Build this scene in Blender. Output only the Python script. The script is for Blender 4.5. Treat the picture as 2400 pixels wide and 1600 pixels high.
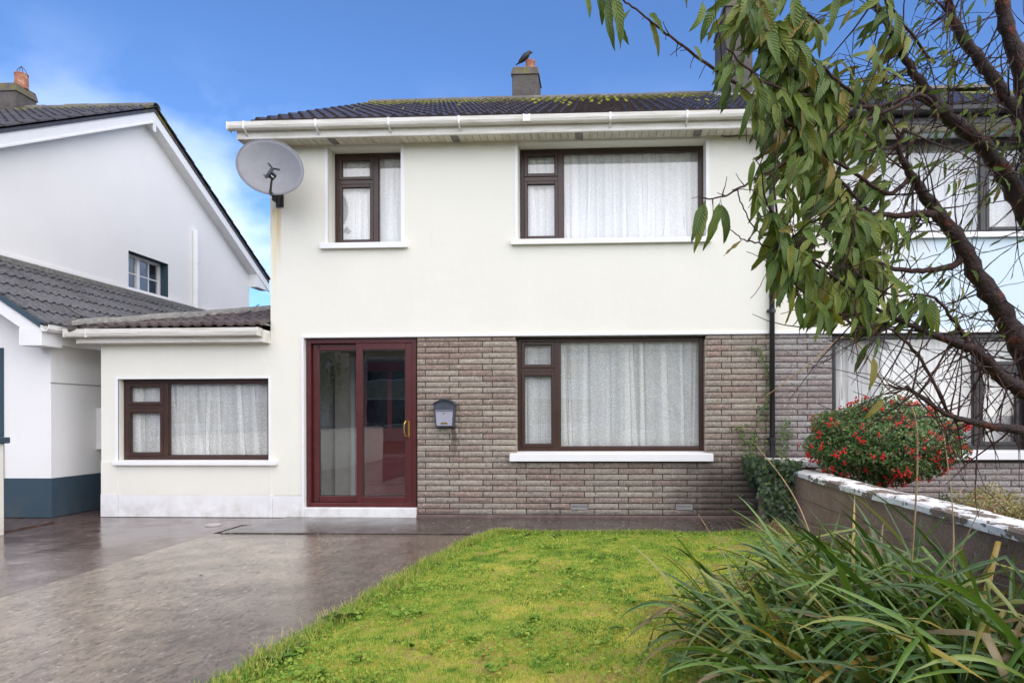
import bpy, bmesh, math, random
import numpy as np
from mathutils import Vector, Matrix
random.seed(7); rng = np.random.default_rng(7)
R = math.radians
scene = bpy.context.scene
for o in list(bpy.data.objects): bpy.data.objects.remove(o)

# ---------------------------------------------------------------- camera
F, PX, PY = 1600.0, 1333.0, 975.0            # focal length and principal point, in photo pixels (2400 wide)
YAW, ROLL = math.atan(77/1600), 0.003
CAM = Vector((4.27, -8.8, 1.32))
FW = Vector((-math.sin(YAW), math.cos(YAW), 0)); RT = Vector((math.cos(YAW), math.sin(YAW), 0)); UP = Vector((0, 0, 1))
cr = RT*math.cos(ROLL) - UP*math.sin(ROLL); cu = UP*math.cos(ROLL) + RT*math.sin(ROLL)
cd = bpy.data.cameras.new('camera'); cam = bpy.data.objects.new('camera', cd); scene.collection.objects.link(cam)
cam.matrix_world = Matrix(((cr.x, cu.x, -FW.x, CAM.x), (cr.y, cu.y, -FW.y, CAM.y), (cr.z, cu.z, -FW.z, CAM.z), (0, 0, 0, 1)))
cd.lens = 24.0; cd.sensor_width = 36.0; cd.sensor_fit = 'HORIZONTAL'
cd.shift_x = (1200-PX)/2400; cd.shift_y = (PY-800)/2400
cd.clip_start = 0.05; cd.clip_end = 3000
scene.camera = cam

# ---------------------------------------------------------------- sky, sun, exposure
SUN_EL, SUN_AZ = R(45), R(148)
world = bpy.data.worlds.new('World'); scene.world = world; world.use_nodes = True
wn, wl = world.node_tree.nodes, world.node_tree.links
for n in list(wn): wn.remove(n)
sky = wn.new('ShaderNodeTexSky'); sky.sky_type = 'NISHITA'; sky.sun_disc = False
sky.sun_elevation = SUN_EL; sky.sun_rotation = SUN_AZ; sky.air_density = 1.0; sky.dust_density = 0.2; sky.ozone_density = 3.0
tc = wn.new('ShaderNodeTexCoord')
mp = wn.new('ShaderNodeMapping'); mp.inputs['Scale'].default_value = (1.0, 1.0, 1.5); mp.inputs['Location'].default_value = (0.35, 0.2, 0.1)
nz = wn.new('ShaderNodeTexNoise'); nz.inputs['Scale'].default_value = 5.5; nz.inputs['Detail'].default_value = 6; nz.inputs['Roughness'].default_value = 0.5
ramp = wn.new('ShaderNodeValToRGB'); ramp.color_ramp.elements[0].position = 0.44; ramp.color_ramp.elements[1].position = 0.60
mixc = wn.new('ShaderNodeMixRGB'); mixc.inputs['Color2'].default_value = (5.6, 6.6, 9.0, 1)
bg = wn.new('ShaderNodeBackground'); bg.inputs['Strength'].default_value = 0.050
wo = wn.new('ShaderNodeOutputWorld')
wl.new(tc.outputs['Generated'], mp.inputs['Vector']); wl.new(mp.outputs[0], nz.inputs['Vector'])
wl.new(nz.outputs['Fac'], ramp.inputs['Fac'])
sepz = wn.new('ShaderNodeSeparateXYZ'); wl.new(tc.outputs['Generated'], sepz.inputs[0])
low = wn.new('ShaderNodeMapRange'); low.interpolation_type = 'SMOOTHSTEP'; wl.new(sepz.outputs['Z'], low.inputs[0])
for i_, v_ in enumerate((.46, .20, .0, .9)): low.inputs[i_+1].default_value = v_        # cloud banks sit low over the horizon
mul = wn.new('ShaderNodeMath'); mul.operation = 'MULTIPLY'; wl.new(ramp.outputs['Color'], mul.inputs[0]); wl.new(low.outputs[0], mul.inputs[1]); wl.new(mul.outputs[0], mixc.inputs['Fac'])
tint = wn.new('ShaderNodeMixRGB'); tint.blend_type = 'MULTIPLY'; tint.inputs['Fac'].default_value = 1; tint.inputs['Color2'].default_value = (.66, .86, 1.14, 1)
wl.new(sky.outputs[0], tint.inputs['Color1']); wl.new(tint.outputs[0], mixc.inputs['Color1']); wl.new(mixc.outputs[0], bg.inputs['Color']); wl.new(bg.outputs[0], wo.inputs['Surface'])
sd = bpy.data.lights.new('sun', 'SUN'); sun = bpy.data.objects.new('sun', sd); scene.collection.objects.link(sun)
sd.energy = 1.5; sd.angle = R(115); sd.color = (1.0, 0.885, 0.70)
sdir = Vector((math.sin(SUN_AZ)*math.cos(SUN_EL), math.cos(SUN_AZ)*math.cos(SUN_EL), math.sin(SUN_EL)))
sun.rotation_euler = sdir.to_track_quat('Z', 'Y').to_euler(); sun.location = (0, -20, 20)
vs = scene.view_settings; vs.view_transform = 'Standard'; vs.look = 'None'; vs.gamma = 1.0; vs.use_curve_mapping = False
vs.exposure = 1.93

# ---------------------------------------------------------------- helpers
def ray(px, py):
    a = (px-PX)/F; b = -(py-PY)/F
    ar = a*math.cos(ROLL) + b*math.sin(ROLL); br = b*math.cos(ROLL) - a*math.sin(ROLL)
    return FW + RT*ar + UP*br
def pix(px, py, depth):
    "photo pixel to world at a given distance along the view axis"
    return CAM + ray(px, py)*depth
WM = {}
def world_m(o): return WM.get(o.name, Matrix.Identity(4))
def link(o, parent=None, m=None):
    scene.collection.objects.link(o)
    if m is None: m = Matrix.Identity(4)
    WM[o.name] = m
    o.matrix_basis = m
    if parent is not None:
        o.parent = parent; o.matrix_parent_inverse = world_m(parent).inverted()
    return o
def tag(o, label=None, cat=None, group=None, kind=None):
    if label: o['label'] = label
    if cat: o['category'] = cat
    if group: o['group'] = group
    if kind: o['kind'] = kind
    return o
def thing(name, loc, label, cat, group=None):
    e = bpy.data.objects.new(name, None); e.empty_display_size = 0.2
    link(e, None, Matrix.Translation(Vector(loc))); return tag(e, label, cat, group)
def mesh(name, V, Fc, mat=None, smooth=False):
    m = bpy.data.meshes.new(name); m.from_pydata([tuple(v) for v in V], [], Fc); m.update()
    if mat: m.materials.append(mat)
    if smooth: m.polygons.foreach_set('use_smooth', [True]*len(m.polygons))
    return m
class MB:
    def __init__(s): s.v = []; s.f = []
    def add(s, V, Fc):
        n = len(s.v); s.v += [tuple(v) for v in V]; s.f += [tuple(i+n for i in f) for f in Fc]; return s
    def box(s, x0, x1, y0, y1, z0, z1):
        V = [(x, y, z) for x in (x0, x1) for y in (y0, y1) for z in (z0, z1)]
        return s.add(V, [(0,1,3,2),(4,6,7,5),(0,4,5,1),(2,3,7,6),(0,2,6,4),(1,5,7,3)])
    def hexa(s, P):   # 8 points: bottom 4 ccw, top 4 ccw
        return s.add(P, [(3,2,1,0),(4,5,6,7),(0,1,5,4),(1,2,6,5),(2,3,7,6),(3,0,4,7)])
    def quad(s, *P): return s.add(P, [tuple(range(len(P)))])
    def extr_x(s, prof, x0, x1):     # closed (y,z) profile along x
        n = len(prof); V = [(x0, *p) for p in prof]+[(x1, *p) for p in prof]
        Fc = [(i, (i+1) % n, n+(i+1) % n, n+i) for i in range(n)]+[tuple(range(n))[::-1], tuple(range(n, 2*n))]
        return s.add(V, Fc)
    def extr_y(s, prof, y0, y1):     # closed (x,z) profile along y
        n = len(prof); V = [(p[0], y0, p[1]) for p in prof]+[(p[0], y1, p[1]) for p in prof]
        Fc = [(i, (i+1) % n, n+(i+1) % n, n+i) for i in range(n)]+[tuple(range(n))[::-1], tuple(range(n, 2*n))]
        return s.add(V, Fc)
    def tube(s, pts, rad, n=8, cap=True):
        pts = [Vector(p) for p in pts]; rad = rad if hasattr(rad, '__len__') else [rad]*len(pts)
        V = []; Fc = []; prev = None
        for i, p in enumerate(pts):
            d = (pts[min(i+1, len(pts)-1)]-pts[max(i-1, 0)]).normalized()
            if prev is None:
                a = d.orthogonal().normalized()
            else:
                a = (prev - d*prev.dot(d)).normalized()
            prev = a; b = d.cross(a)
            for k in range(n):
                t = 2*math.pi*k/n; V.append(p+(a*math.cos(t)+b*math.sin(t))*rad[i])
        for i in range(len(pts)-1):
            for k in range(n):
                Fc.append((i*n+k, i*n+(k+1) % n, (i+1)*n+(k+1) % n, (i+1)*n+k))
        if cap: Fc += [tuple(range(n))[::-1], tuple(range((len(pts)-1)*n, len(pts)*n))]
        return s.add(V, Fc)
    def lathe(s, prof, c, n=20):      # (r,z) profile about a vertical axis
        V = []; Fc = []
        for r, z in prof:
            for k in range(n):
                t = 2*math.pi*k/n; V.append((c[0]+r*math.cos(t), c[1]+r*math.sin(t), c[2]+z))
        for i in range(len(prof)-1):
            for k in range(n): Fc.append((i*n+k, i*n+(k+1) % n, (i+1)*n+(k+1) % n, (i+1)*n+k))
        return s.add(V, Fc)
    def obj(s, name, mat, parent=None, smooth=False, bevel=0, kind=None, auto=False):
        m = mesh(name, s.v, s.f, mat, smooth)
        o = bpy.data.objects.new(name, m); link(o, parent)
        if bevel:
            b = o.modifiers.new('bevel', 'BEVEL'); b.width = bevel; b.segments = 2; b.limit_method = 'ANGLE'
        if auto: m.set_sharp_from_angle(angle=R(35)) if hasattr(m, 'set_sharp_from_angle') else None
        if kind: o['kind'] = kind
        return o
def np_mesh(name, V, Fc, mat, nv, attrs=None, smooth=False):
    "fast mesh: V (n,3), Fc (m,nv)"
    m = bpy.data.meshes.new(name); V = np.asarray(V, np.float32); Fc = np.asarray(Fc, np.int32)
    m.vertices.add(len(V)); m.vertices.foreach_set('co', V.ravel())
    m.loops.add(Fc.size); m.loops.foreach_set('vertex_index', Fc.ravel())
    m.polygons.add(len(Fc)); m.polygons.foreach_set('loop_start', np.arange(0, Fc.size, nv, dtype=np.int32))
    for k, a in (attrs or {}).items():
        at = m.attributes.new(k, 'FLOAT', 'POINT'); at.data.foreach_set('value', np.asarray(a, np.float32))
    m.update(calc_edges=True); m.validate()
    if smooth: m.polygons.foreach_set('use_smooth', np.ones(len(m.polygons), bool))
    m.materials.append(mat); return m
def obj_of(m, name, parent=None, mat4=None):
    return link(bpy.data.objects.new(name, m), parent, mat4)

# ---------------------------------------------------------------- materials
class N:
    "small node-graph helper"
    def __init__(s, name):
        s.m = bpy.data.materials.new(name); s.m.use_nodes = True; s.t = s.m.node_tree
        for n in list(s.t.nodes): s.t.nodes.remove(n)
        s.out = s.t.nodes.new('ShaderNodeOutputMaterial')
        s.b = s.t.nodes.new('ShaderNodeBsdfPrincipled'); s.t.links.new(s.b.outputs[0], s.out.inputs[0])
    def n(s, typ, **k):
        nd = s.t.nodes.new('ShaderNode'+typ)
        for a, v in k.items(): setattr(nd, a, v)
        return nd
    def set(s, sock, v):
        if isinstance(v, bpy.types.NodeSocket): s.t.links.new(v, sock)
        elif isinstance(v, tuple) and len(v) == 3 and sock.type == 'RGBA': sock.default_value = (*v, 1)
        else: sock.default_value = v
    def pos(s): return s.n('NewGeometry').outputs['Position']
    def objc(s): return s.n('TexCoord').outputs['Object']
    def sep(s, v):
        nd = s.n('SeparateXYZ'); s.set(nd.inputs[0], v); return nd.outputs
    def scale(s, v, sc, loc=(0, 0, 0)):
        nd = s.n('Mapping'); s.set(nd.inputs['Vector'], v); nd.inputs['Scale'].default_value = sc; nd.inputs['Location'].default_value = loc; return nd.outputs[0]
    def noise(s, v, scale, detail=4, rough=0.55, dist=0):
        nd = s.n('TexNoise'); s.set(nd.inputs['Vector'], v); nd.inputs['Scale'].default_value = scale
        nd.inputs['Detail'].default_value = detail; nd.inputs['Roughness'].default_value = rough; nd.inputs['Distortion'].default_value = dist
        return nd.outputs['Fac']
    def voro(s, v, scale, feature='F1', out='Distance'):
        nd = s.n('TexVoronoi', feature=feature); s.set(nd.inputs['Vector'], v); nd.inputs['Scale'].default_value = scale; return nd.outputs[out]
    def ramp(s, f, *st):
        nd = s.n('ValToRGB'); cr = nd.color_ramp
        while len(cr.elements) < len(st): cr.elements.new(0.5)
        for e, (p, c) in zip(cr.elements, st):
            e.position = p; e.color = (c, c, c, 1) if not isinstance(c, tuple) else (*c, 1)
        s.set(nd.inputs[0], f); return nd.outputs[0]
    def mix(s, f, a, b, mode='MIX'):
        nd = s.n('MixRGB', blend_type=mode); s.set(nd.inputs[0], f); s.set(nd.inputs[1], a); s.set(nd.inputs[2], b); return nd.outputs[0]
    def math(s, op, a, b=0.0, c=None):
        nd = s.n('Math', operation=op); s.set(nd.inputs[0], a); s.set(nd.inputs[1], b)
        if c is not None: s.set(nd.inputs[2], c)
        return nd.outputs[0]
    def sstep(s, v, a, b, lo=0.0, hi=1.0):
        nd = s.n('MapRange', interpolation_type='SMOOTHSTEP'); s.set(nd.inputs[0], v)
        for i, x in enumerate((a, b, lo, hi)): nd.inputs[i+1].default_value = x
        return nd.outputs[0]
    def rnd(s): return s.n('ObjectInfo').outputs['Random']
    def island(s): return s.n('NewGeometry').outputs['Random Per Island']
    def attr(s, name): return s.n('Attribute', attribute_name=name).outputs['Fac']
    def bump(s, h, dist=0.01, strength=1.0):
        nd = s.n('Bump'); s.set(nd.inputs['Height'], h); nd.inputs['Distance'].default_value = dist; nd.inputs['Strength'].default_value = strength
        s.t.links.new(nd.outputs[0], s.b.inputs['Normal']); return nd
    def fin(s, col=None, rough=None, spec=None, metal=None):
        if col is not None: s.set(s.b.inputs['Base Color'], col)
        if rough is not None: s.set(s.b.inputs['Roughness'], rough)
        if spec is not None: s.set(s.b.inputs['Specular IOR Level'], spec)
        if metal is not None: s.set(s.b.inputs['Metallic'], metal)
        return s.m
M = {}
def plain(name, col, rough=0.5, var=0.12, scale=6.0, bump=0.0, bscale=60, spec=0.5, metal=0):
    n = N(name); p = n.objc()
    f = n.noise(p, scale, 5)
    c = n.mix(n.ramp(f, (0.3, 0.0), (0.7, 1.0)), tuple(x*(1-var) for x in col), tuple(min(1, x*(1+var)) for x in col))
    if bump: n.bump(n.noise(p, bscale, 3), bump)
    M[name] = n.fin(c, rough, spec, metal); return M[name]

# render (stucco) walls
def stucco(name, col, dirt=(0.42, 0.38, 0.30), dirt_amt=0.5, stains=(), tint2=None, bump=0.007):
    n = N(name); p = n.pos(); z = n.sep(p)
    c = n.mix(n.ramp(n.noise(p, 1.1, 6), (0.35, 0), (0.7, 1)), tuple(x*.965 for x in col), col)
    if tint2:
        c2, x0, x1 = tint2
        w = n.math('ADD', z[0], n.math('MULTIPLY', n.math('SUBTRACT', n.noise(p, 1.3, 3), .5), 2.0))
        c = n.mix(n.sstep(w, x0, x1), c, c2)
    streak = n.noise(n.scale(p, (5, 5, .35)), 2.0, 5)
    c = n.mix(n.math('MULTIPLY', n.ramp(streak, (.58, 0), (.8, 1)), 0.05), c, dirt)
    low = n.math('MULTIPLY', n.sstep(z[2], .42, 0.0), n.ramp(n.noise(p, 5, 6, .65), (.42, 0), (.68, 1)))
    c = n.mix(n.math('MULTIPLY', low, dirt_amt), c, dirt)
    for (sx, sz, ln, wd, sc) in stains:       # rust run below a fixing
        dx = n.math('ABSOLUTE', n.math('SUBTRACT', z[0], n.math('ADD', sx, n.math('MULTIPLY', n.math('SUBTRACT', n.noise(n.scale(p, (1, 1, 3)), 2, 3), .5), .05))))
        mk = n.math('MULTIPLY', n.sstep(dx, wd, 0), n.math('MULTIPLY', n.sstep(z[2], sz-ln, sz), n.sstep(z[2], sz+.02, sz)))
        mk = n.math('MULTIPLY', mk, n.ramp(n.noise(n.scale(p, (26, 26, 1.5)), 1.5, 3), (.3, .25), (.62, 1)))
        c = n.mix(n.math('MULTIPLY', mk, .85), c, sc)
    h = n.math('ADD', n.math('MULTIPLY', n.noise(p, 150, 3, .6), .6), n.math('MULTIPLY', n.noise(p, 9, 3), .5))
    n.bump(h, bump, 0.8)
    M[name] = n.fin(c, .85, .25); return M[name]
stucco('cream_render', (.80, .785, .70), stains=[(.03, 4.06, 1.0, .05, (.62, .38, .10)), (-.03, 4.05, 1.4, .055, (.72, .55, .22))])
stucco('white_render', (.84, .83, .815), bump=.005)
stucco('joined_render', (.80, .775, .68), tint2=((.66, .79, .86), 7.6, 8.3), bump=.003)
stucco('plinth_white', (.80, .80, .80), dirt=(.45, .42, .36), dirt_amt=.5)
stucco('slate_plinth', (.045, .075, .10), dirt=(.10, .11, .11), bump=.003)
plain('trim_white', (.80, .80, .80), .5, .02)
plain('pvc_white', (.78, .77, .75), .35, .03)
def aged_pvc():
    n = N('pvc_aged'); p = n.pos()
    c = n.mix(n.ramp(n.noise(n.scale(p, (1.2, 6, 14)), 1.6, 5, .65), (.45, 0), (.8, 1)), (.76, .74, .69), (.46, .43, .34))
    c = n.mix(n.math('MULTIPLY', n.ramp(n.noise(p, 40, 3), (.6, 0), (.75, 1)), .35), c, (.25, .26, .16))
    M['pvc_aged'] = n.fin(c, .4, .4)
aged_pvc()
def soffit():
    n = N('soffit_pvc'); p = n.pos()
    c = n.mix(n.ramp(n.noise(n.scale(p, (9, 2, 2)), 1.6, 5), (.4, 0), (.75, 1)), (.74, .70, .60), (.55, .50, .40))
    M['soffit_pvc'] = n.fin(c, .5, .3)
soffit()
plain('soffit_vent', (.25, .24, .23), .6)
def wood(name, a, b, rough=.32):
    n = N(name); p = n.pos()
    g = n.noise(n.scale(p, (60, 60, 60)), 1.0, 3); c = n.mix(g, a, b)
    c = n.mix(n.math('MULTIPLY', n.ramp(n.noise(p, 7, 5), (.5, 0), (.8, 1)), .25), c, tuple(x*1.9+.01 for x in b))
    M[name] = n.fin(c, rough, .45)
wood('brown_frame', (.028, .014, .010), (.060, .028, .020))
wood('maroon_frame', (.060, .010, .010), (.095, .018, .018), .3)
wood('dark_frame', (.020, .018, .018), (.035, .030, .030))
plain('seal', (.02, .02, .02), .6)
plain('black_plastic', (.018, .018, .02), .38, .2)
plain('dark_metal', (.03, .03, .033), .45, .3)
plain('brass', (.75, .50, .16), .22, .1, metal=1)
plain('steel', (.5, .5, .5), .3, .1, metal=1)
plain('interior', (.62, .60, .56), .9)
plain('porch_wall', (.62, .57, .52), .8)
plain('porch_floor', (.16, .05, .04), .3)
plain('inner_maroon', (.34, .04, .05), .35)
plain('inner_dark', (.012, .014, .016), .2)
def glass(name, tint=(1, 1, 1), refl=1.0, wave=.0006, k=1.0):
    n = N(name); n.t.nodes.remove(n.b)
    tr = n.n('BsdfTransparent'); tr.inputs[0].default_value = (*tint, 1)
    gl = n.n('BsdfGlossy'); gl.inputs['Roughness'].default_value = .0; gl.inputs[0].default_value = (refl, refl, refl, 1)
    bp = n.n('Bump'); n.set(bp.inputs['Height'], n.noise(n.pos(), 1.8, 2)); bp.inputs['Distance'].default_value = wave*20; bp.inputs['Strength'].default_value = .06
    lw = n.n('LayerWeight'); lw.inputs['Blend'].default_value = .5; fres = n.math('ADD', .043, n.math('MULTIPLY', n.math('POWER', lw.outputs['Facing'], 5.0), .95)); n.t.links.new(bp.outputs[0], gl.inputs['Normal'])
    f2 = n.math('MINIMUM', n.math('MULTIPLY', fres, k), 1.0)          # each face of the pane
    mx = n.n('MixShader'); n.set(mx.inputs[0], f2); n.t.links.new(tr.outputs[0], mx.inputs[1]); n.t.links.new(gl.outputs[0], mx.inputs[2])
    n.t.links.new(mx.outputs[0], n.out.inputs[0]); M[name] = n.m
glass('glass', k=1.3); glass('tinted_glass', (.84, .86, .86), k=2.0)
def net(name, col, dens, lace=True, dot=None):
    n = N(name); n.t.nodes.remove(n.b); p = n.pos()
    pat = n.ramp(n.voro(n.scale(p, (1, .25, .55)), 75), (.15, 1.0), (.45, 0.0))
    f = n.math('ADD', dens, n.math('MULTIPLY', pat, (1-dens)*.7)) if lace else dens
    df = n.n('BsdfDiffuse'); df.inputs[0].default_value = (*col, 1)
    tl = n.n('BsdfTranslucent'); tl.inputs[0].default_value = (*col, 1)
    m1 = n.n('MixShader'); m1.inputs[0].default_value = .12; n.t.links.new(df.outputs[0], m1.inputs[1]); n.t.links.new(tl.outputs[0], m1.inputs[2])
    tr = n.n('BsdfTransparent'); mx = n.n('MixShader'); n.set(mx.inputs[0], f)
    n.t.links.new(tr.outputs[0], mx.inputs[1]); n.t.links.new(m1.outputs[0], mx.inputs[2]); n.t.links.new(mx.outputs[0], n.out.inputs[0])
    M[name] = n.m
net('net_lace', (.92, .94, .91), .56); net('net_plain', (.93, .93, .91), .72, False); net('net_upper', (.93, .95, .94), .72)
# bricks
def brick_mat(name, a, b, damp=True):
    n = N(name); p = n.pos(); r = n.rnd(); z = n.sep(p)
    c = n.mix(n.ramp(r, (.0, 0.0), (.45, .12), (.62, .75), (1, 1)), a, b)
    c = n.mix(n.ramp(n.math('FRACT', n.math('MULTIPLY', r, 17.3)), (0, 0), (1, .35)), c, (.13, .10, .09))
    sp = n.noise(n.scale(p, (.8, 1, 1)), 38, 6, .85)
    c = n.mix(n.ramp(sp, (.36, .9), (.48, 0)), c, (.075, .06, .052))
    c = n.mix(n.ramp(n.noise(n.scale(p, (1, 1, 1), (3, 1, 2)), 36, 5, .85), (.55, 0), (.65, .8)), c, (.70, .64, .56))
    if damp:
        w = n.noise(p, 1.6, 5, .6)
        d1 = n.math('MULTIPLY', n.sstep(z[0], 4.6, 6.2), n.sstep(z[2], 1.35, .35))       # algae by the ivy
        d2 = n.sstep(z[2], .30, .02)
        m = n.ramp(n.math('ADD', n.math('MULTIPLY', n.math('MAXIMUM', d1, n.math('MULTIPLY', d2, .45)), 1.0), n.math('MULTIPLY', n.math('SUBTRACT', w, .5), 1.0)), (.25, 0), (.75, 1))
        c = n.mix(n.math('MULTIPLY', m, .72), c, (.035, .028, .022))
        # run below the letter box
        dx = n.math('ABSOLUTE', n.math('SUBTRACT', z[0], n.math('ADD', 2.345, n.math('MULTIPLY', n.math('SUBTRACT', n.noise(p, 9, 3), .5), .06))))
        mk = n.math('MULTIPLY', n.sstep(dx, .05, .015), n.math('MULTIPLY', n.sstep(z[2], .70, 1.1), n.sstep(z[2], 1.22, 1.18)))
        c = n.mix(n.math('MULTIPLY', mk, .7), c, (.05, .032, .022))
    n.bump(n.math('ADD', n.noise(p, 95, 4, .65), n.math('MULTIPLY', n.noise(p, 40, 3), .9)), .014, 1.0)
    M[name] = n.fin(c, .8, .35); return M[name]
brick_mat('split_brick', (.43, .375, .305), (.35, .255, .205))
brick_mat('split_brick_grey', (.38, .355, .34), (.34, .27, .26), False)
plain('mortar', (.05, .038, .032), .9, .3, 30)
plain('base_concrete', (.15, .10, .09), .6, .3, 8, .004, 90)
# roof tiles
def tile_mat(name, a, b, moss_lo, moss_hi, rough=.26, moss=(.20, .20, .04), amt=1.0, thr=.50):
    n = N(name); p = n.pos(); z = n.sep(p)
    c = n.mix(n.rnd(), a, b)
    c = n.mix(n.math('MULTIPLY', n.ramp(n.noise(p, 22, 5, .65), (.45, 0), (.7, 1)), .5), c, tuple(x*2.2 for x in b))
    f = n.math('ADD', n.sstep(z[2], moss_lo, moss_hi, 0, .62), n.math('MULTIPLY', n.math('SUBTRACT', n.noise(p, 2.8, 6, .7), .5), 1.25))
    mk = n.math('MULTIPLY', n.ramp(f, (thr, 0), (thr+.10, 1)), amt)
    mc = n.mix(n.noise(p, 14, 4), moss, tuple(x*.45 for x in moss))
    c = n.mix(mk, c, mc)
    n.bump(n.math('ADD', n.noise(p, 130, 3), n.math('MULTIPLY', mk, 1.2)), .006)
    M[name] = n.fin(c, n.mix(mk, (rough,)*3, (.95,)*3), .5)
tile_mat('tile_main', (.030, .020, .020), (.050, .036, .034), 5.6, 7.3, thr=.44)
tile_mat('tile_left', (.040, .036, .036), (.070, .062, .062), 5.9, 7.6, .30)
tile_mat('tile_garage', (.045, .045, .052), (.080, .080, .088), 20, 30, .30)
tile_mat('tile_lean', (.070, .050, .044), (.105, .080, .070), 20, 30, .4)
tile_mat('ridge_grey', (.15, .145, .13), (.20, .19, .175), 20, 30, .75)
tile_mat('ridge_moss', (.09, .085, .075), (.14, .13, .115), 6.6, 9.2, .8, (.19, .18, .05))
def stone_mat(name, a, b, moss_amt=.5, spl=True):
    n = N(name); p = n.pos()
    c = n.mix(n.ramp(n.noise(p, 6, 6, .65), (.35, 0), (.7, 1)), a, b)
    c = n.mix(n.ramp(n.noise(p, 60, 3), (.56, 0), (.7, .6)), c, tuple(x*2 for x in b))
    nz = n.sep(n.n('NewGeometry').outputs['Normal'])[2]
    mk = n.ramp(n.math('ADD', n.math('MULTIPLY', nz, .2), n.noise(n.scale(p, (1, 1, 1), (4, 2, 1)), 7, 5, .65)), (.56, 0), (.66, 1))
    c = n.mix(n.math('MULTIPLY', mk, moss_amt), c, (.16, .16, .045))
    n.bump(n.noise(p, 70, 4), .01); M[name] = n.fin(c, .9, .2)
stone_mat('chimney_render', (.085, .075, .075), (.14, .125, .12), .25)
stone_mat('chimney_cap', (.10, .085, .075), (.16, .14, .12), .9)
def pot_mat():
    n = N('terracotta'); p = n.pos()
    c = n.mix(n.noise(p, 9, 4), (.42, .16, .09), (.30, .13, .09))
    c = n.mix(n.ramp(n.noise(p, 22, 5, .7), (.54, 0), (.64, .8)), c, (.55, .50, .42))
    n.bump(n.noise(p, 60, 3), .006); M['terracotta'] = n.fin(c, .85, .2)
pot_mat()
plain('lead', (.28, .29, .30), .5, .2)
# ---------------------------------------------------------------- ground
def wet_mat(name, a, b, agg, wet_bias, puddle, pud_col):
    n = N(name); p = n.pos()
    big = n.noise(p, .55, 5, .6); mid = n.noise(n.scale(p, (1, 1.0, 1)), 2.6, 6, .62)
    c = n.mix(n.ramp(mid, (.35, 0), (.68, 1)), a, b)
    pg = n.scale(p, (1, .42, 1)); gr = n.noise(pg, 30, 5, .85); gr2 = n.noise(pg, 11, 5, .8)
    c = n.mix(n.ramp(gr, (.36, 1), (.47, 0)), c, tuple(x*.28 for x in a))
    c = n.mix(n.ramp(gr2, (.38, .6), (.49, 0)), c, tuple(x*.36 for x in a))
    c = n.mix(n.ramp(n.noise(n.scale(p, (1, .42, 1), (9, 3, 1)), 24, 5, .85), (.56, 0), (.66, .9)), c, agg)
    c = n.mix(n.ramp(n.voro(n.scale(p, (1, 1, 1), (2, 5, 0)), 9), (.05, .9), (.09, 0)), c, agg)
    w = n.math('ADD', n.math('MULTIPLY', big, .6), n.math('MULTIPLY', mid, .4))
    pd = n.ramp(n.math('ADD', w, wet_bias), (puddle, 0), (puddle+.10, 1))
    c = n.mix(n.math('MULTIPLY', pd, .55), c, pud_col)
    rgh = n.mix(pd, n.ramp(mid, (.3, .24), (.7, .12)), (.10,)*3)
    h = n.math('MULTIPLY', n.math('ADD', gr, n.math('MULTIPLY', gr2, 1.2)), n.math('SUBTRACT', 1.0, n.math('MULTIPLY', pd, .93)))
    if name == 'drive_concrete':       # damp, darker margins by the house path and the turf
        xy = n.sep(p); wob = n.math('MULTIPLY', n.math('SUBTRACT', n.noise(p, 1.4, 5, .6), .5), 1.3)
        d1 = n.sstep(n.math('ADD', xy[0], wob), .95, 2.3); d2 = n.sstep(n.math('ADD', xy[1], wob), -1.75, -1.25)
        dm = n.math('MULTIPLY', n.math('MAXIMUM', d1, d2), .66)
        c = n.mix(dm, c, n.mix(1.0, c, (.30, .26, .25), 'MULTIPLY'))
    n.bump(h, .0022, .8); M[name] = n.fin(c, rgh, .55)
wet_mat('drive_concrete', (.20, .162, .124), (.35, .285, .215), (.54, .47, .39), .0, .60, (.10, .085, .075))
wet_mat('side_concrete', (.10, .064, .054), (.16, .105, .09), (.42, .37, .33), .03, .47, (.070, .042, .036))
wet_mat('path_concrete', (.055, .042, .036), (.10, .08, .065), (.38, .36, .34), .0, .60, (.03, .024, .02))
wet_mat('road_asphalt', (.04, .04, .04), (.06, .06, .06), (.12, .12, .12), .0, .58, (.03, .03, .03))
def soil():
    n = N('soil'); p = n.pos()
    c = n.mix(n.noise(p, 14, 6, .65), (.022, .016, .010), (.06, .048, .025)); n.bump(n.noise(p, 30, 5), .03); M['soil'] = n.fin(c, .95, .2)
soil()
def sheet(name, poly, z, mat, cuts=0):
    bm = bmesh.new(); f = bm.faces.new([bm.verts.new((x, y, z)) for x, y in poly])
    me = bpy.data.meshes.new(name); bm.to_mesh(me); bm.free(); me.materials.append(M[mat])
    o = bpy.data.objects.new(name, me); link(o); o['kind'] = 'structure'; return o
def slab(name, poly, z0, z1, mat):
    mb = MB(); n = len(poly)
    mb.add([(x, y, z0) for x, y in poly]+[(x, y, z1) for x, y in poly], [tuple(range(n, 2*n))]+[(i, (i+1) % n, n+(i+1) % n, n+i) for i in range(n)])
    o = mb.obj(name, M[mat]); o['kind'] = 'structure'; return o
EDGE = [(3.10, -1.23), (2.98, -1.50), (2.83, -2.05), (2.69, -3.01), (2.59, -3.92), (2.53, -4.5), (2.46, -5.07), (2.40, -5.5), (2.33, -6.2), (2.26, -7.2), (2.2, -9.2)]
sheet('ground', [(-900, -900), (900, -900), (900, 900), (-900, 900)], -.05, 'soil')
slab('driveway', [(-.145, -12.5), (2.9, -12.5), (2.9, -5.5), (3.0, -4), (3.25, -1.255), (-.145, -1.255)], -.06, 0.0, 'drive_concrete')
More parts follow.
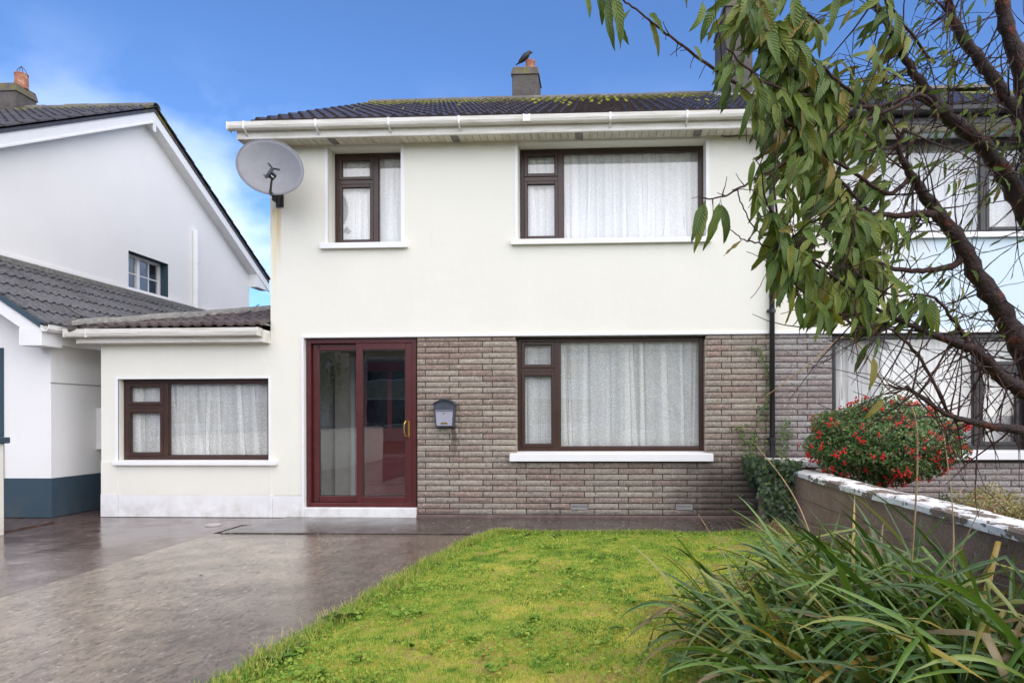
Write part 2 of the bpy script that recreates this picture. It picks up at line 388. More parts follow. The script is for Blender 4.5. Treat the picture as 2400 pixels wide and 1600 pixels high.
slab('side_drive', [(-2.55, -12.5), (-.160, -12.5), (-.160, -.60), (.11, -.60), (.11, .03), (-2.42, .03), (-2.42, 9), (-3.05, 9), (-3.05, -.4), (-2.55, -.4)], -.06, -.004, 'side_concrete')
slab('path', [(-.06, -1.245), (6.36, -1.22), (6.36, .03), (.125, .03), (.125, -.585), (-.06, -.80)], -.06, .012, 'path_concrete')
slab('neighbour_drive', [(-9, -12.5), (-2.74, -12.5), (-2.74, -.4), (-3.05, -.4), (-3.05, 0), (-9, 0)], -.06, -.006, 'side_concrete')
slab('road', [(-60, -22), (60, -22), (60, -14.5), (-60, -14.5)], -.12, -.08, 'road_asphalt')
slab('pavement', [(-60, -14.3), (60, -14.3), (60, -12.55), (-60, -12.55)], -.06, .02, 'drive_concrete')
slab('kerb', [(-60, -14.48), (60, -14.48), (60, -14.32), (-60, -14.32)], -.1, .03, 'base_concrete')

# ---------------------------------------------------------------- house builder pieces
def wall_face(mb, x0, x1, z0, z1, y, holes, depth):
    "front wall in the plane y with openings (x0,x1,z0,z1) and their reveals"
    xs = sorted({x0, x1, *[h[0] for h in holes], *[h[1] for h in holes]}); zs = sorted({z0, z1, *[h[2] for h in holes], *[h[3] for h in holes]})
    xs = [x for x in xs if x0 <= x <= x1]; zs = [z for z in zs if z0 <= z <= z1]
    for i in range(len(xs)-1):
        for j in range(len(zs)-1):
            cx, cz = (xs[i]+xs[i+1])/2, (zs[j]+zs[j+1])/2
            if any(h[0] < cx < h[1] and h[2] < cz < h[3] for h in holes): continue
            mb.quad((xs[i], y, zs[j]), (xs[i+1], y, zs[j]), (xs[i+1], y, zs[j+1]), (xs[i], y, zs[j+1]))
    for h in holes:
        d = depth
        a, b, c, e = max(h[0], x0), min(h[1], x1), max(h[2], z0), min(h[3], z1)
        mb.quad((a, y, c), (a, y, e), (a, y+d, e), (a, y+d, c)); mb.quad((b, y, c), (b, y+d, c), (b, y+d, e), (b, y, e))
        if h[3] < z1: mb.quad((a, y, e), (b, y, e), (b, y+d, e), (a, y+d, e))
        if h[2] > z0: mb.quad((a, y, c), (a, y+d, c), (b, y+d, c), (b, y, c))

def window(parent, name, x0, x1, z0, z1, y, mull, trans, mat, mirror=False, fw=.055, label=None):
    "frame with a fixed light and a split side casement; the narrow light is at x0 (or at x1 when mirrored)"
    w = MB(); t = .07
    w.box(x0, x0+fw, y, y+t, z0, z1); w.box(x1-fw, x1, y, y+t, z0, z1)
    w.box(x0+fw, x1-fw, y, y+t, z1-fw, z1); w.box(x0+fw, x1-fw, y, y+t, z0, z0+fw)
    o = w.obj(name, mat, parent, bevel=.006)
    if label: o['label'] = label
    m = MB().box(mull-.035, mull+.035, y-.008, y+t-.004, z0+fw, z1-fw).obj('mullion', mat, o, bevel=.005)
    a, b = (x0+fw, mull-.035) if not mirror else (mull+.035, x1-fw)
    MB().box(a, b, y-.006, y+t-.006, trans-.03, trans+.03).obj('transom', mat, o, bevel=.005)
    def sash(a, b, c, e, nm):
        s = MB(); k = .042; yy = y-.014
        s.box(a, a+k, yy, y+.045, c, e); s.box(b-k, b, yy, y+.045, c, e); s.box(a+k, b-k, yy, y+.045, e-k, e); s.box(a+k, b-k, yy, y+.045, c, c+k)
        so = s.obj(nm, mat, o, bevel=.006)
        MB().box(a+k-.004, b-k+.004, y+.014, y+.020, c+k-.004, e-k+.004).obj('pane', M['glass'], o)
        g = MB(); q = .006
        for (p0, p1, r0, r1) in ((a+k, a+k+q, c+k, e-k), (b-k-q, b-k, c+k, e-k), (a+k+q, b-k-q, e-k-q, e-k), (a+k+q, b-k-q, c+k, c+k+q)):
            g.box(p0, p1, y+.004, y+.013, r0, r1)
        g.obj('seal', M['seal'], o)
    sash(a, b, trans+.03, z1-fw, 'top_sash'); sash(a, b, z0+fw, trans-.03, 'side_sash')
    a2, b2 = (mull+.035, x1-fw) if not mirror else (x0+fw, mull-.035)
    MB().box(a2-.004, b2+.004, y+.024, y+.030, z0+fw-.004, z1-fw+.004).obj('pane', M['glass'], o)
    g = MB(); q = .012
    for (p0, p1, r0, r1) in ((a2, a2+q, z0+fw, z1-fw), (b2-q, b2, z0+fw, z1-fw), (a2+q, b2-q, z1-fw-q, z1-fw), (a2+q, b2-q, z0+fw, z0+fw+q)):
        g.box(p0, p1, y+.008, y+.023, r0, r1)
    g.obj('bead', mat, o)
    return o
def sill(parent, x0, x1, z0, z1, y0, y1, name='sill', mat='trim_white', tilt=.012):
    mb = MB(); mb.extr_x([(y0, z0), (y0, z1-tilt), (y1, z1), (y1, z0+.01), (y0+.035, z0+.01), (y0+.03, z0+.006), (y0+.02, z0)], x0, x1)
    return mb.obj(name, M[mat], parent, bevel=.004)
def trim(parent, x0, x1, z0, z1, w=.042, p=.006, bottom=False):
    mb = MB(); mb.box(x0-w, x0, -p, .01, z0, z1+w); mb.box(x1, x1+w, -p, .01, z0, z1+w); mb.box(x0, x1, -p, .01, z1, z1+w)
    return mb.obj('window_surround', M['trim_white'], parent, bevel=.002)
def curtain(label, x0, x1, z0, z1, y, lam, mat, seed, amp=.028, head=True, group=None):
    "net hung from a rail: gentle waves with narrow Z-pleats where the cloth doubles up"
    r = random.Random(seed); L = x1-x0; xs = []; x = r.uniform(.02, lam)
    while x < L-.03:
        xs.append((x, r.choice((.012, .02, .03, .045, .065))*r.uniform(.8, 1.2), r.gauss(0, .045), r.choice((-1, 1)))); x += lam*r.choice((.22, .4, .6, .9, 1.3))*r.uniform(.7, 1.2)
    ph = [r.uniform(0, 6.28) for _ in range(5)]; rows = 12; V = []; n = None
    for j in range(rows+1):
        t = j/rows; z = z0+(z1-z0)*t; P = []; cur = 0.0
        for (px, w, lean, sg) in xs:
            q = px+lean*(1-t)**1.2; w2 = w*(1.25-.5*t)
            for k in range(6): P.append((cur+(q-cur)*k/6, .004*math.sin(k)))
            P += [(q, 0), (q+w2*.9, -.004), (q+w2, .006*sg), (q+w2*.9, .014), (q+w2*.1, .016), (q, .022), (q+w2*.1, .028), (q+w2, .020)]; cur = q+w2
        for k in range(7): P.append((cur+(L-cur)*k/6, .008))
        row = []
        for (u, v) in P:
            wv = amp*.55*math.sin(u/lam*4.1+ph[0])+amp*.45*math.sin(u/lam*9.7+ph[1]+.5*(1-t))+amp*.25*math.sin(u/lam*19+ph[2])
            row.append((x0+min(max(u, 0), L), y+wv+v, z+(.005*math.sin(u*9+ph[3]) if j == 0 else 0)))
        V += row; n = len(row)
    V = np.array(V); i = np.arange(n-1); Fc = np.concatenate([np.stack([i+j*n, i+1+j*n, i+1+(j+1)*n, i+(j+1)*n], 1) for j in range(rows)])
    m = np_mesh('net_curtain', V, Fc, M[mat], 4); o = obj_of(m, 'net_curtain')
    return tag(o, label, 'curtain', group)

# a double-roll concrete tile: width .29 along x, runs up +y, origin at the middle of its lower edge
def tile_mesh(name, mat, length=.40, w=.292, roll=.030, thick=.016):
    prof = []
    for k in range(2):
        o = -w/2 + k*w/2
        prof += [(o, 0), (o+.052, 0), (o+.072, roll*.8), (o+.092, roll), (o+.112, roll*.85), (o+.132, .004)]
    prof.append((w/2, 0)); n = len(prof); V = []
    lift = .024
    for (yy, zz) in ((0, lift), (length, 0.0)): V += [(x, yy, z+zz+thick) for x, z in prof]
    V += [(x, 0.0, z*.62+lift-.014) for x, z in prof]
    Fc = [(i, i+1, n+i+1, n+i) for i in range(n-1)]+[(2*n+i, 2*n+i+1, i+1, i) for i in range(n-1)]
    Fc += [(0, n, 2*n), (n-1, 3*n-1, 2*n-1)]
    return mesh(name, V, Fc, mat)
def tile_roof(parent, origin, ux, uy, uz, ncols, nrows, gauge, mesh_, name='roof_tile', keep=None, limit=300, mat=None, jit=.004, colw=.292):
    "origin: eave corner. columns along ux, courses up the slope along uy. Lowest courses as single tiles, the rest joined"
    ux, uy, uz = Vector(ux).normalized(), Vector(uy).normalized(), Vector(uz).normalized(); cnt = 0; rest = MB()
    mv = [v.co.copy() for v in mesh_.vertices]; mf = [tuple(p.vertices) for p in mesh_.polygons]
    for r in range(nrows):
        for c in range(ncols):
            if keep and not keep((c+.5)*colw, r*gauge): continue
            p = Vector(origin)+ux*((c+.5)*colw)+uy*(r*gauge+random.uniform(-jit, jit))+uz*random.uniform(-.002, .002)
            a = random.uniform(-.006, .006)
            x2 = ux*math.cos(a)+uy*math.sin(a); y2 = uy*math.cos(a)-ux*math.sin(a)
            m = Matrix(((x2.x, y2.x, uz.x, p.x), (x2.y, y2.y, uz.y, p.y), (x2.z, y2.z, uz.z, p.z), (0, 0, 0, 1)))
            if cnt < limit:
                obj_of(mesh_, name, parent, m); cnt += 1
            else: rest.add([m @ v for v in mv], mf)
    if rest.v:
        o = rest.obj('upper_roof_tiles', mat or mesh_.materials[0], parent); o['kind'] = 'stuff'
def half_round(mb, p0, p1, r, up=(0, 0, 1), n=7, flat=.85):
    p0, p1 = Vector(p0), Vector(p1); d = (p1-p0).normalized(); u = (Vector(up)-d*d.dot(Vector(up))).normalized(); s = d.cross(u)
    V = []
    for p in (p0, p1):
        for rr in (r, r-.016):
            for k in range(n+1):
                t = math.pi*k/n; V.append(p+s*math.cos(t)*rr+u*math.sin(t)*rr*flat)
    q = n+1; Fc = []
    for k in range(n):
        Fc += [(k, k+1, 2*q+k+1, 2*q+k), (q+k+1, q+k, 3*q+k, 3*q+k+1), (k+1, k, q+k, q+k+1), (2*q+k, 2*q+k+1, 3*q+k+1, 3*q+k)]
    mb.add(V, Fc)
def ridge_run(parent, p0, p1, L, r, mat, name='ridge_tile', jit=.006):
    p0, p1 = Vector(p0), Vector(p1); n = max(1, round((p1-p0).length/L))
    for i in range(n):
        a = p0.lerp(p1, i/n); b = p0.lerp(p1, (i+1)/n + .02/n); j = Vector((0, 0, random.uniform(-jit, jit)))
        mb = MB(); half_round(mb, a+j, b+j, r*random.uniform(.97, 1.03)); mb.obj(name, mat, parent, smooth=False)
def gutter_run(parent, x0, x1, y, z, mat, name='gutter', h=.085, w=.11, drop=0):
    "square-line gutter, y = outer face, z = top"
    prof = [(y, z), (y+.004, z-h*.55), (y+.016, z-h+.01), (y+.03, z-h), (y+w-.02, z-h), (y+w, z-h+.02), (y+w, z), (y+w-.004, z), (y+w-.006, z-h+.02), (y+w-.022, z-h+.006),
            (y+.032, z-h+.006), (y+.020, z-h+.014), (y+.009, z-h*.55), (y+.008, z-.006), (y+.012, z)]
    mb = MB(); mb.extr_x(prof, x0, x1); return mb.obj(name, mat, parent)

# ---------------------------------------------------------------- the cream house
house = thing('semi_detached_house', (3.2, 0, 0), 'cream rendered two storey house with split brick ground floor, brown windows and maroon sliding door', 'house')
XL, XP = -.085, 6.46                       # left corner, party wall
ZE = 4.89
HOLES = [(.690, 1.660, 3.585, 4.86), (3.195, 5.612, 3.595, 4.862)]
LOWH = (3.16, 5.602, .84, 2.36); DOOR = (.365, 1.845, .13, 2.355); EXTH = (-2.165, -.115, .735, 1.832)
mb = MB()
wall_face(mb, XL, XP, 2.36, ZE, 0, HOLES, .30)                    # upper storey
wall_face(mb, -2.40, XL, .29, 2.36, 0, [EXTH], .16)               # single-storey side part, flush
wall_face(mb, XL, .335, .29, 2.36, 0, [], 0)
mb.quad((-2.40, 0, .29), (-2.40, 0, 2.36), (-2.40, 4.6, 2.36), (-2.40, 4.6, .29))     # its left side
mb.quad((-2.40, 0, 2.36), (XL, 0, 2.36), (XL, 4.6, 2.36), (-2.40, 4.6, 2.36))
mb.quad((XL, 0, 2.36), (XL, 0, ZE), (XL, 8.2, ZE), (XL, 8.2, 2.36)); mb.quad((XL, 8.2, 0), (XL, 8.2, ZE), (XP, 8.2, ZE), (XP, 8.2, 0))
mb.add([(XL, -.1, ZE), (XL, 8.3, ZE), (XL, 4.1, 7.2)], [(0, 1, 2)])
mb.quad((-2.40, 4.6, 0), (-2.40, 4.6, 2.36), (XL, 4.6, 2.36), (XL, 4.6, 0))
wall = mb.obj('wall', M['cream_render'], house)
# smooth plinth with pilaster strips, proud of the render
pl = MB(); pl.box(-2.165, -.11, -.004, .02, 0, .288); pl.obj('plinth', M['plinth_white'], house, bevel=.003)
for bx_ in ((-2.40, -2.167, -.018, .02, 0, .30), (-.108, -.060, -.016, .02, 0, .29), (-.058, .335, -.010, .02, 0, .284), (-2.395, -2.37, .02, 4.5, 0, .288)): MB().box(*bx_).obj('plinth', M['plinth_white'], house, bevel=.003)
MB().box(-2.40, -2.167, -.008, .012, .302, .735).obj('pilaster', M['cream_render'], house); MB().box(-.110, -.085, -.006, .012, .292, .735).obj('pilaster', M['cream_render'], house)
pl = MB(); pl.box(-2.165-.045, -2.165, -.006, .01, .75, 1.832+.04); pl.box(-2.165, -.115, -.006, .01, 1.832, 1.832+.025); pl.box(-.115, -.09, -.006, .01, .75, 1.857); pl.obj('window_surround', M['trim_white'], house)
# inner partitions and floor (seen through the glass)
it = MB(); it.quad((-2.38, 2.2, 0), (6.45, 2.2, 0), (6.45, 2.2, 2.34), (-2.38, 2.2, 2.34)); it.quad((XL+.01, 2.2, 2.42), (6.45, 2.2, 2.42), (6.45, 2.2, ZE), (XL+.01, 2.2, ZE)); it.box(XL+.01, 6.45, .32, 2.2, 2.42, 2.66); it.quad((-2.38, .2, .02), (6.45, .2, .02), (6.45, 2.2, .02), (-2.38, 2.2, .02))
it.box(.10, .16, .30, 2.2, .02, 2.42); it.box(2.2, 2.26, .30, 2.2, .02, 2.42); it.box(2.4, 2.46, .32, 2.2, 2.66, ZE); it.quad((XL+.01, .2, ZE), (6.45, .2, ZE), (6.45, 2.2, ZE), (XL+.01, 2.2, ZE))
it.obj('interior_partition', M['interior'], house)
# band over brick and door
bd = MB(); bd.box(.333, XP-.002, -.016, .06, 2.358, 2.392); bd.obj('render_bead', M['trim_white'], house, bevel=.004)
bd = MB(); bd.box(.333, .363, -.016, .08, .0, 2.356); bd.obj('door_surround', M['trim_white'], house, bevel=.003)
# ---- windows of the front
trim(house, *HOLES[0]); trim(house, *HOLES[1])
WY = .235
window(house, 'window', .692, 1.672, 3.60, 4.858, WY, 1.250, 4.47, M['brown_frame'])
window(house, 'window', 3.197, 5.610, 3.61, 4.860, WY, 3.735, 4.465, M['brown_frame'])
window(house, 'window', 3.162, 5.600, .862, 2.352, .15, 3.690, 1.925, M['brown_frame'])
window(house, 'window', -2.163, -.117, .752, 1.830, .10, -1.575, 1.455, M['brown_frame'])
sill(house, .60, 1.755, 3.515, 3.60, -.065, .24); sill(house, 3.11, 5.672, 3.53, 3.61, -.065, .24)
sill(house, 3.085, 5.685, .742, .862, -.07, .16, tilt=.03); sill(house, -2.215, .003, .688, .752, -.055, .11)
curtain('white lace net curtain behind the small upstairs window near the satellite dish', .72, 1.65, 3.62, 4.80, .315, .16, 'net_upper', 3, .016)
curtain('pale pleated net curtain behind the wide upstairs window of the cream house', 3.21, 5.60, 3.63, 4.80, .318, .17, 'net_upper', 5, .018)
curtain('white patterned net curtain behind the wide ground floor window set in brick', 3.18, 5.59, .89, 2.33, .232, .20, 'net_lace', 8, .020)
curtain('cream net curtain behind the low window of the single storey side part', -2.15, -.13, .78, 1.81, .180, .16, 'net_lace', 11, .018)
# ---- brick panel
def build_bricks(parent, x0, x1, z0, z1, holes, mat, yface, seed, off=0.0, vx=None):
    r = random.Random(seed); var = []
    for k in range(10):                     # ten rough split faces
        V = []; nx, nz = 9, 3
        for j in range(nz+1):
            for i in range(nx+1):
                e = (i in (0, nx)) or (j in (0, nz))
                V.append((-.2125+.425*i/nx + (r.uniform(-.012, .012) if 0 < i < nx else 0), (.007 if e else r.uniform(-.006, .004)), .0055+.064*j/nz-.0375 + (r.uniform(-.005, .005) if 0 < j < nz else 0)))
        n = (nx+1)*(nz+1); Fc = [(j*(nx+1)+i, j*(nx+1)+i+1, (j+1)*(nx+1)+i+1, (j+1)*(nx+1)+i) for j in range(nz) for i in range(nx)]
        c = [0, nx, (nz+1)*(nx+1)-1, nz*(nx+1)]
        for q in c: V.append((V[q][0], .05, V[q][2]))
        edge = [list(range(0, nx+1)), [nx+(nx+1)*j for j in range(nz+1)], list(range(n-1, n-nx-2, -1)), [(nx+1)*j for j in range(nz, -1, -1)]]
        for s in range(4): Fc.append(tuple(edge[s][::-1])+(n+s, n+(s+1) % 4))
        var.append(mesh('brick', V, Fc, mat, True)); var[-1].set_sharp_from_angle(angle=R(50))
    rows = math.ceil((z1-z0)/.0752); L = .440
    for j in range(rows):
        za = z0+j*.0752; zc = za+.0376; top = min(za+.0752, z1)
        if top-za < .02: continue
        segs = [(x0, x1)]
        for h in holes:
            if h[2]-.01 < zc < h[3]+.01:
                ns = []
                for a, b in segs:
                    if h[1] <= a or h[0] >= b: ns.append((a, b)); continue
                    if h[0] > a: ns.append((a, h[0]))
                    if h[1] < b: ns.append((h[1], b))
                segs = ns
        sh = off + (0 if j % 2 else .125)
        k0 = math.floor((x0-sh)/L)
        for a, b in segs:
            for k in range(k0, k0+40):
                p, q = max(a, sh+k*L), min(b, sh+(k+1)*L)
                if q-p < .045: continue
                w = q-p-.012; hh = top-za
                m = Matrix.Translation((( p+q)/2, yface+r.uniform(-.003, .004), za+hh/2)) @ Matrix.Diagonal((w/.425*r.choice((1, -1)) if False else w/.425, 1, hh/.0752, 1))
                obj_of(r.choice(var), 'brick', parent, m)
bw = MB(); ww = MB()
wall_face(bw, 1.857, XP, 0.0, 2.358, .030, [(3.16, 5.602, .84, 2.36)], .16)
brick_wall = bw.obj('brick_wall', M['mortar'], house)
plain('pvc_grey', (.42, .40, .39), .5)
VENTS = [(3.862, 4.088, .118, .186), (5.215, 5.432, .120, .188)]
build_bricks(brick_wall, 1.859, XP-.004, .045, 2.356, [(3.165, 5.598, .76, 2.40), VENTS[0], VENTS[1]], M['split_brick'], .012, 5, off=3.165-.44*3)
# brick returns at the window opening
rt = MB()
for j in range(21):
    z = .80+j*.0752
    if z+.068 > 2.355: break
    rt.box(3.150, 3.166, .022, .148, z, z+.068); rt.box(5.596, 5.612, .022, .148, z, z+.068)
rt.obj('brick_return', M['split_brick'], brick_wall)
for v in VENTS:
    g = MB(); g.box(v[0]+.004, v[1]-.004, .006, .03, v[2]+.002, v[2]+.008); g.box(v[0]+.004, v[1]-.004, .006, .03, v[3]-.008, v[3]-.002)
    g.box(v[0]+.004, v[0]+.010, .006, .03, v[2]+.008, v[3]-.008); g.box(v[1]-.010, v[1]-.004, .006, .03, v[2]+.008, v[3]-.008)
    vo = g.obj('air_vent', M['pvc_grey'], house); MB().box(v[0]+.011, v[1]-.011, .024, .029, v[2]+.009, v[3]-.009).obj('vent_gap_shade', M['seal'], vo)  # black sheet stands in for the shade between the louvres
    for k in range(3): MB().box(v[0]+.0105, v[1]-.0105, .010, .022, v[2]+.013+k*.017, v[2]+.021+k*.017).obj('louvre', M['pvc_grey'], vo)
bs = MB(); bs.box(1.858, XP, -.012, .028, 0, .042); bs.obj('footing', M['base_concrete'], house, bevel=.006)
# ---- sliding door
dr = thing_door = MB()
y = .055
dr.box(.367, .427, y, y+.11, .132, 2.353); dr.box(1.783, 1.843, y, y+.11, .132, 2.353); dr.box(.427, 1.783, y, y+.11, 2.29, 2.353); dr.box(.427, 1.783, y, y+.11, .132, .185)
door = dr.obj('sliding_door', M['maroon_frame'], house, bevel=.006)
def leaf(a, b, yy, nm):
    s = MB(); c, e = .186, 2.289; k = .085
    s.box(a, a+k, yy, yy+.045, c, e); s.box(b-k, b, yy, yy+.045, c, e); s.box(a+k, b-k, yy, yy+.045, e-k, e); s.box(a+k, b-k, yy, yy+.045, c, c+k)
    o = s.obj(nm, M['maroon_frame'], door, bevel=.007)
    MB().box(a+k-.004, b-k+.004, yy+.02, yy+.026, c+k-.004, e-k+.004).obj('pane', M['tinted_glass'], door)
    g = MB(); q = .010
    for (p0, p1, r0, r1) in ((a+k, a+k+q, c+k, e-k), (b-k-q, b-k, c+k, e-k), (a+k+q, b-k-q, e-k-q, e-k), (a+k+q, b-k-q, c+k, c+k+q)): g.box(p0, p1, yy+.008, yy+.019, r0, r1)
    g.obj('seal', M['seal'], door); return o
leaf(.430, 1.12, y+.058, 'fixed_leaf'); leaf(1.035, 1.781, y+.005, 'sliding_leaf')
h = MB(); hx, hz = 1.742, 1.165
h.tube([(hx-.045+.045, y-.002, hz-.10), (hx-.03, y-.045, hz-.095), (hx-.046, y-.055, hz-.06), (hx-.048, y-.056, hz), (hx-.046, y-.055, hz+.06), (hx-.03, y-.045, hz+.095), (hx, y-.002, hz+.10)], .008, 8)
h.box(hx-.012, hx+.014, y-.006, y+.006, hz-.115, hz+.105); h.obj('handle', M['brass'], door, smooth=False)
MB().box(.50, .53, y+.035, y+.057, .22, .232).obj('door_stop', M['black_plastic'], door); MB().box(.50, .53, y+.035, y+.057, 2.25, 2.262).obj('door_stop', M['black_plastic'], door)
st = MB(); st.box(.366, 1.856, -.03, .20, 0.0, .130); st.obj('threshold', M['plinth_white'], house, bevel=.008)
# porch behind the glass
pr = MB(); pr.quad((.36, .17, .131), (2.2, .17, .131), (2.2, 1.45, .131), (.36, 1.45, .131)); pr.obj('porch_floor', M['porch_floor'], house)
pr = MB(); pr.box(.22, 2.18, 1.40, 1.45, .131, 2.42); pr.obj('porch_wall', M['porch_wall'], house)
ind = MB(); ind.box(.62, 1.55, 1.33, 1.39, .14, 2.14); inner = ind.obj('inner_door', M['inner_maroon'], house, bevel=.008)
MB().box(.74, 1.05, 1.315, 1.328, 1.15, 2.0).obj('door_panel', M['inner_dark'], inner); MB().box(1.12, 1.43, 1.315, 1.328, 1.15, 2.0).obj('door_panel', M['inner_dark'], inner)
MB().box(.74, 1.43, 1.315, 1.328, .30, .95).obj('door_panel', M['inner_maroon'], inner, bevel=.006)
MB().box(1.60, 1.66, 1.30, 1.40, .131, 2.22).obj('door_jamb', M['trim_white'], house); MB().box(.50, .56, 1.30, 1.40, .131, 2.22).obj('door_jamb', M['trim_white'], house)
MB().box(.40, .47, .20, .24, .14, 2.30).obj('porch_post', M['trim_white'], house)

# ---- main roof
EY, EZ = -.37, 5.035; RY, RZ = 4.10, 7.30
sl = Vector((0, RY-EY, RZ-EZ)).normalized(); nrm = Vector((0, -sl.z, sl.y)); slen = math.hypot(RY-EY, RZ-EZ)
XV = -.145                                                        # left verge
ROOFMARK = 1
dk = MB(); dk.hexa([(XV+.03, EY+.06, EZ-.03), (14.0, EY+.06, EZ-.03), (14.0, RY, RZ-.06), (XV+.03, RY, RZ-.06), (XV+.03, EY+.06, EZ-.005), (14.0, EY+.06, EZ-.005), (14.0, RY, RZ-.03), (XV+.03, RY, RZ-.03)])
dk.hexa([(XV+.03, RY, RZ-.06), (14.0, RY, RZ-.06), (14.0, 8.6, 5.0), (XV+.03, 8.6, 5.0), (XV+.03, RY, RZ-.03), (14.0, RY, RZ-.03), (14.0, 8.6, 5.04), (XV+.03, 8.6, 5.04)])
roof = dk.obj('roof', M['tile_main'], house)
tm = tile_mesh('roof_tile', M['tile_main'])
ncol = round((XP-XV)/.292)
G = slen/15.0
tile_roof(roof, (XV, EY, EZ), (1, 0, 0), sl, nrm, ncol, 15, G, tm)
ridge_run(roof, (XV, RY, RZ-.02), (XP, RY, RZ-.02), .45, .125, M['ridge_moss'])
# moss cushions lodged between the rolls, mostly high on the slope
ms = MB()
for _ in range(520):
    u = random.betavariate(5, 1.6); x = random.uniform(XV+.2, XP+2.6); 
    if math.sin(x*2.1)+math.sin(x*5.3+u*4)+random.uniform(-1.4, 1.4) < .1: continue
    p = Vector((x, EY, EZ))+sl*(u*slen)+nrm*.035; rr = random.uniform(.02, .055)
    n = 6; V = [p+nrm*rr*.7]
    for k in range(n):
        t = 2*math.pi*k/n; q = rr*random.uniform(.7, 1.3); V.append(p+Vector((1, 0, 0))*math.cos(t)*q+sl*math.sin(t)*q*1.3)
    ms.add(V, [(0, 1+k, 1+(k+1) % n) for k in range(n)])
def moss():
    n = N('moss'); p = n.pos(); c = n.mix(n.ramp(n.noise(p, 30, 4), (.3, 0), (.7, 1)), (.10, .115, .02), (.34, .33, .06)); n.bump(n.noise(p, 160, 3), .01); M['moss'] = n.fin(c, .95, .1)
moss()
mo = ms.obj('moss', M['moss'], roof); mo['kind'] = 'stuff'
# eaves: fascia, soffit boards, gutter, brackets
SF = -.29
fa = MB(); fa.extr_x([(SF, 4.862), (SF-.006, 4.868), (SF-.006, 4.885), (SF, 4.892), (SF, 5.02), (SF+.02, 5.02), (SF+.02, 4.862)], -.36, XP-.06); fas = fa.obj('fascia', M['pvc_aged'], house)
fe = MB(); fe.box(-.372, -.361, SF-.008, .02, 4.86, 5.02); fe.obj('fascia_end_cap', M['pvc_aged'], house)
so = MB(); so.box(-.359, XP, SF+.021, .02, 4.898, 4.905); soff = so.obj('soffit', M['soffit_vent'], house)
sb_w = .0935; bmx = MB(); bmx.box(.004, sb_w-.004, SF+.022, .004, 4.884, 4.896); sbm = mesh('soffit_board', bmx.v, bmx.f, M['soffit_pvc'])
for k in range(72):
    x = -.355+k*sb_w
    if x+sb_w > XP-.05: break
    if k in (12, 29, 46, 62): MB().box(x+.012, x+sb_w-.012, SF+.022, .004, 4.888, 4.897).obj('soffit_vent', M['soffit_vent'], soff)
    else: obj_of(sbm, 'soffit_board', soff, Matrix.Translation((x, 0, 0)))
GY, GZ = -.405, 5.045
gut = gutter_run(house, -.440, XP-.17, GY, GZ, M['pvc_aged'])
ge = MB(); ge.box(-.452, -.438, GY-.006, GY+.118, GZ-.096, GZ+.006); ge.obj('gutter_end_cap', M['pvc_aged'], gut, bevel=.006)
for px in (570, 739, 910, 1075, 1430.6, 1611, 1776):
    d = ray(px, 275); t = (GY-CAM.y)/d.y; x = CAM.x+d.x*t
    b = MB(); b.box(x-.013, x+.013, GY-.007, GY+.004, GZ-.075, GZ+.004); b.add([(x-.011, GY-.004, GZ-.078), (x+.011, GY-.004, GZ-.078), (x+.011, SF+.002, GZ-.135), (x-.011, SF+.002, GZ-.135), (x-.011, GY-.004, GZ-.090), (x+.011, GY-.004, GZ-.090), (x+.011, SF+.002, GZ-.155), (x-.011, SF+.002, GZ-.155)], [(0,1,2,3),(7,6,5,4),(0,4,5,1),(1,5,6,2),(3,2,6,7),(0,3,7,4)])
    b.obj('gutter_bracket', M['pvc_white'], gut)
d = ray(1234, 275); x = CAM.x+d.x*(GY-CAM.y)/d.y
u = MB(); u.box(x-.045, x-.028, GY-.009, GY+.004, GZ-.085, GZ+.006); u.box(x+.028, x+.045, GY-.009, GY+.004, GZ-.085, GZ+.006); u.box(x-.028, x+.028, GY-.005, GY+.003, GZ-.082, GZ+.001); u.obj('gutter_union', M['pvc_white'], gut)
# chimneys
def chimney(parent, x0, x1, y0, y1, z0, z1, cap, pots, flash=True):
    c = MB(); c.box(x0, x1, y0, y1, z0, z1-cap); co = c.obj('chimney', M['chimney_render'], parent, bevel=.01)
    k = MB(); e = .025; k.hexa([(x0-e, y0-e, z1-cap), (x1+e, y0-e, z1-cap), (x1+e, y1+e, z1-cap), (x0-e, y1+e, z1-cap), (x0+.01, y0+.01, z1), (x1-.01, y0+.01, z1), (x1-.01, y1-.01, z1), (x0+.01, y1-.01, z1)])
    k.obj('chimney_cap', M['chimney_cap'], co, bevel=.012)
    for (px, py, r, hh) in pots:
        p = MB(); p.lathe([(r*1.02, -.02), (r, .03), (r*.94, hh-.04), (r*1.0, hh-.03), (r*1.0, hh), (r*.8, hh), (r*.78, hh-.2)], (px, py, z1), 20); p.obj('chimney_pot', M['terracotta'], co, smooth=True, auto=True)
    return co
chimney(house, 2.575, 3.075, 4.22, 4.78, 7.0, 8.02, .16, [(2.905, 4.46, .095, .215)])
c2 = chimney(house, 6.44, 6.90, 3.15, 4.30, 6.5, 8.62, .22, [(6.60, 3.45, .11, .35), (6.70, 3.95, .11, .35)])
fl = MB()
for k in range(5): fl.hexa([(6.28+.0*k, 3.02+k*.24, 6.80+k*.122), (6.445, 3.02+k*.24, 6.80+k*.122), (6.445, 3.25+k*.24, 6.915+k*.122), (6.28, 3.25+k*.24, 6.915+k*.122), (6.28, 3.02+k*.24, 6.815+k*.122), (6.445, 3.02+k*.24, 6.85+k*.122), (6.445, 3.25+k*.24, 6.965+k*.122), (6.28, 3.25+k*.24, 6.93+k*.122)])
fl.box(6.40, 6.94, 3.05, 3.16, 6.80, 6.86); fl.obj('lead_flashing', M['lead'], c2)
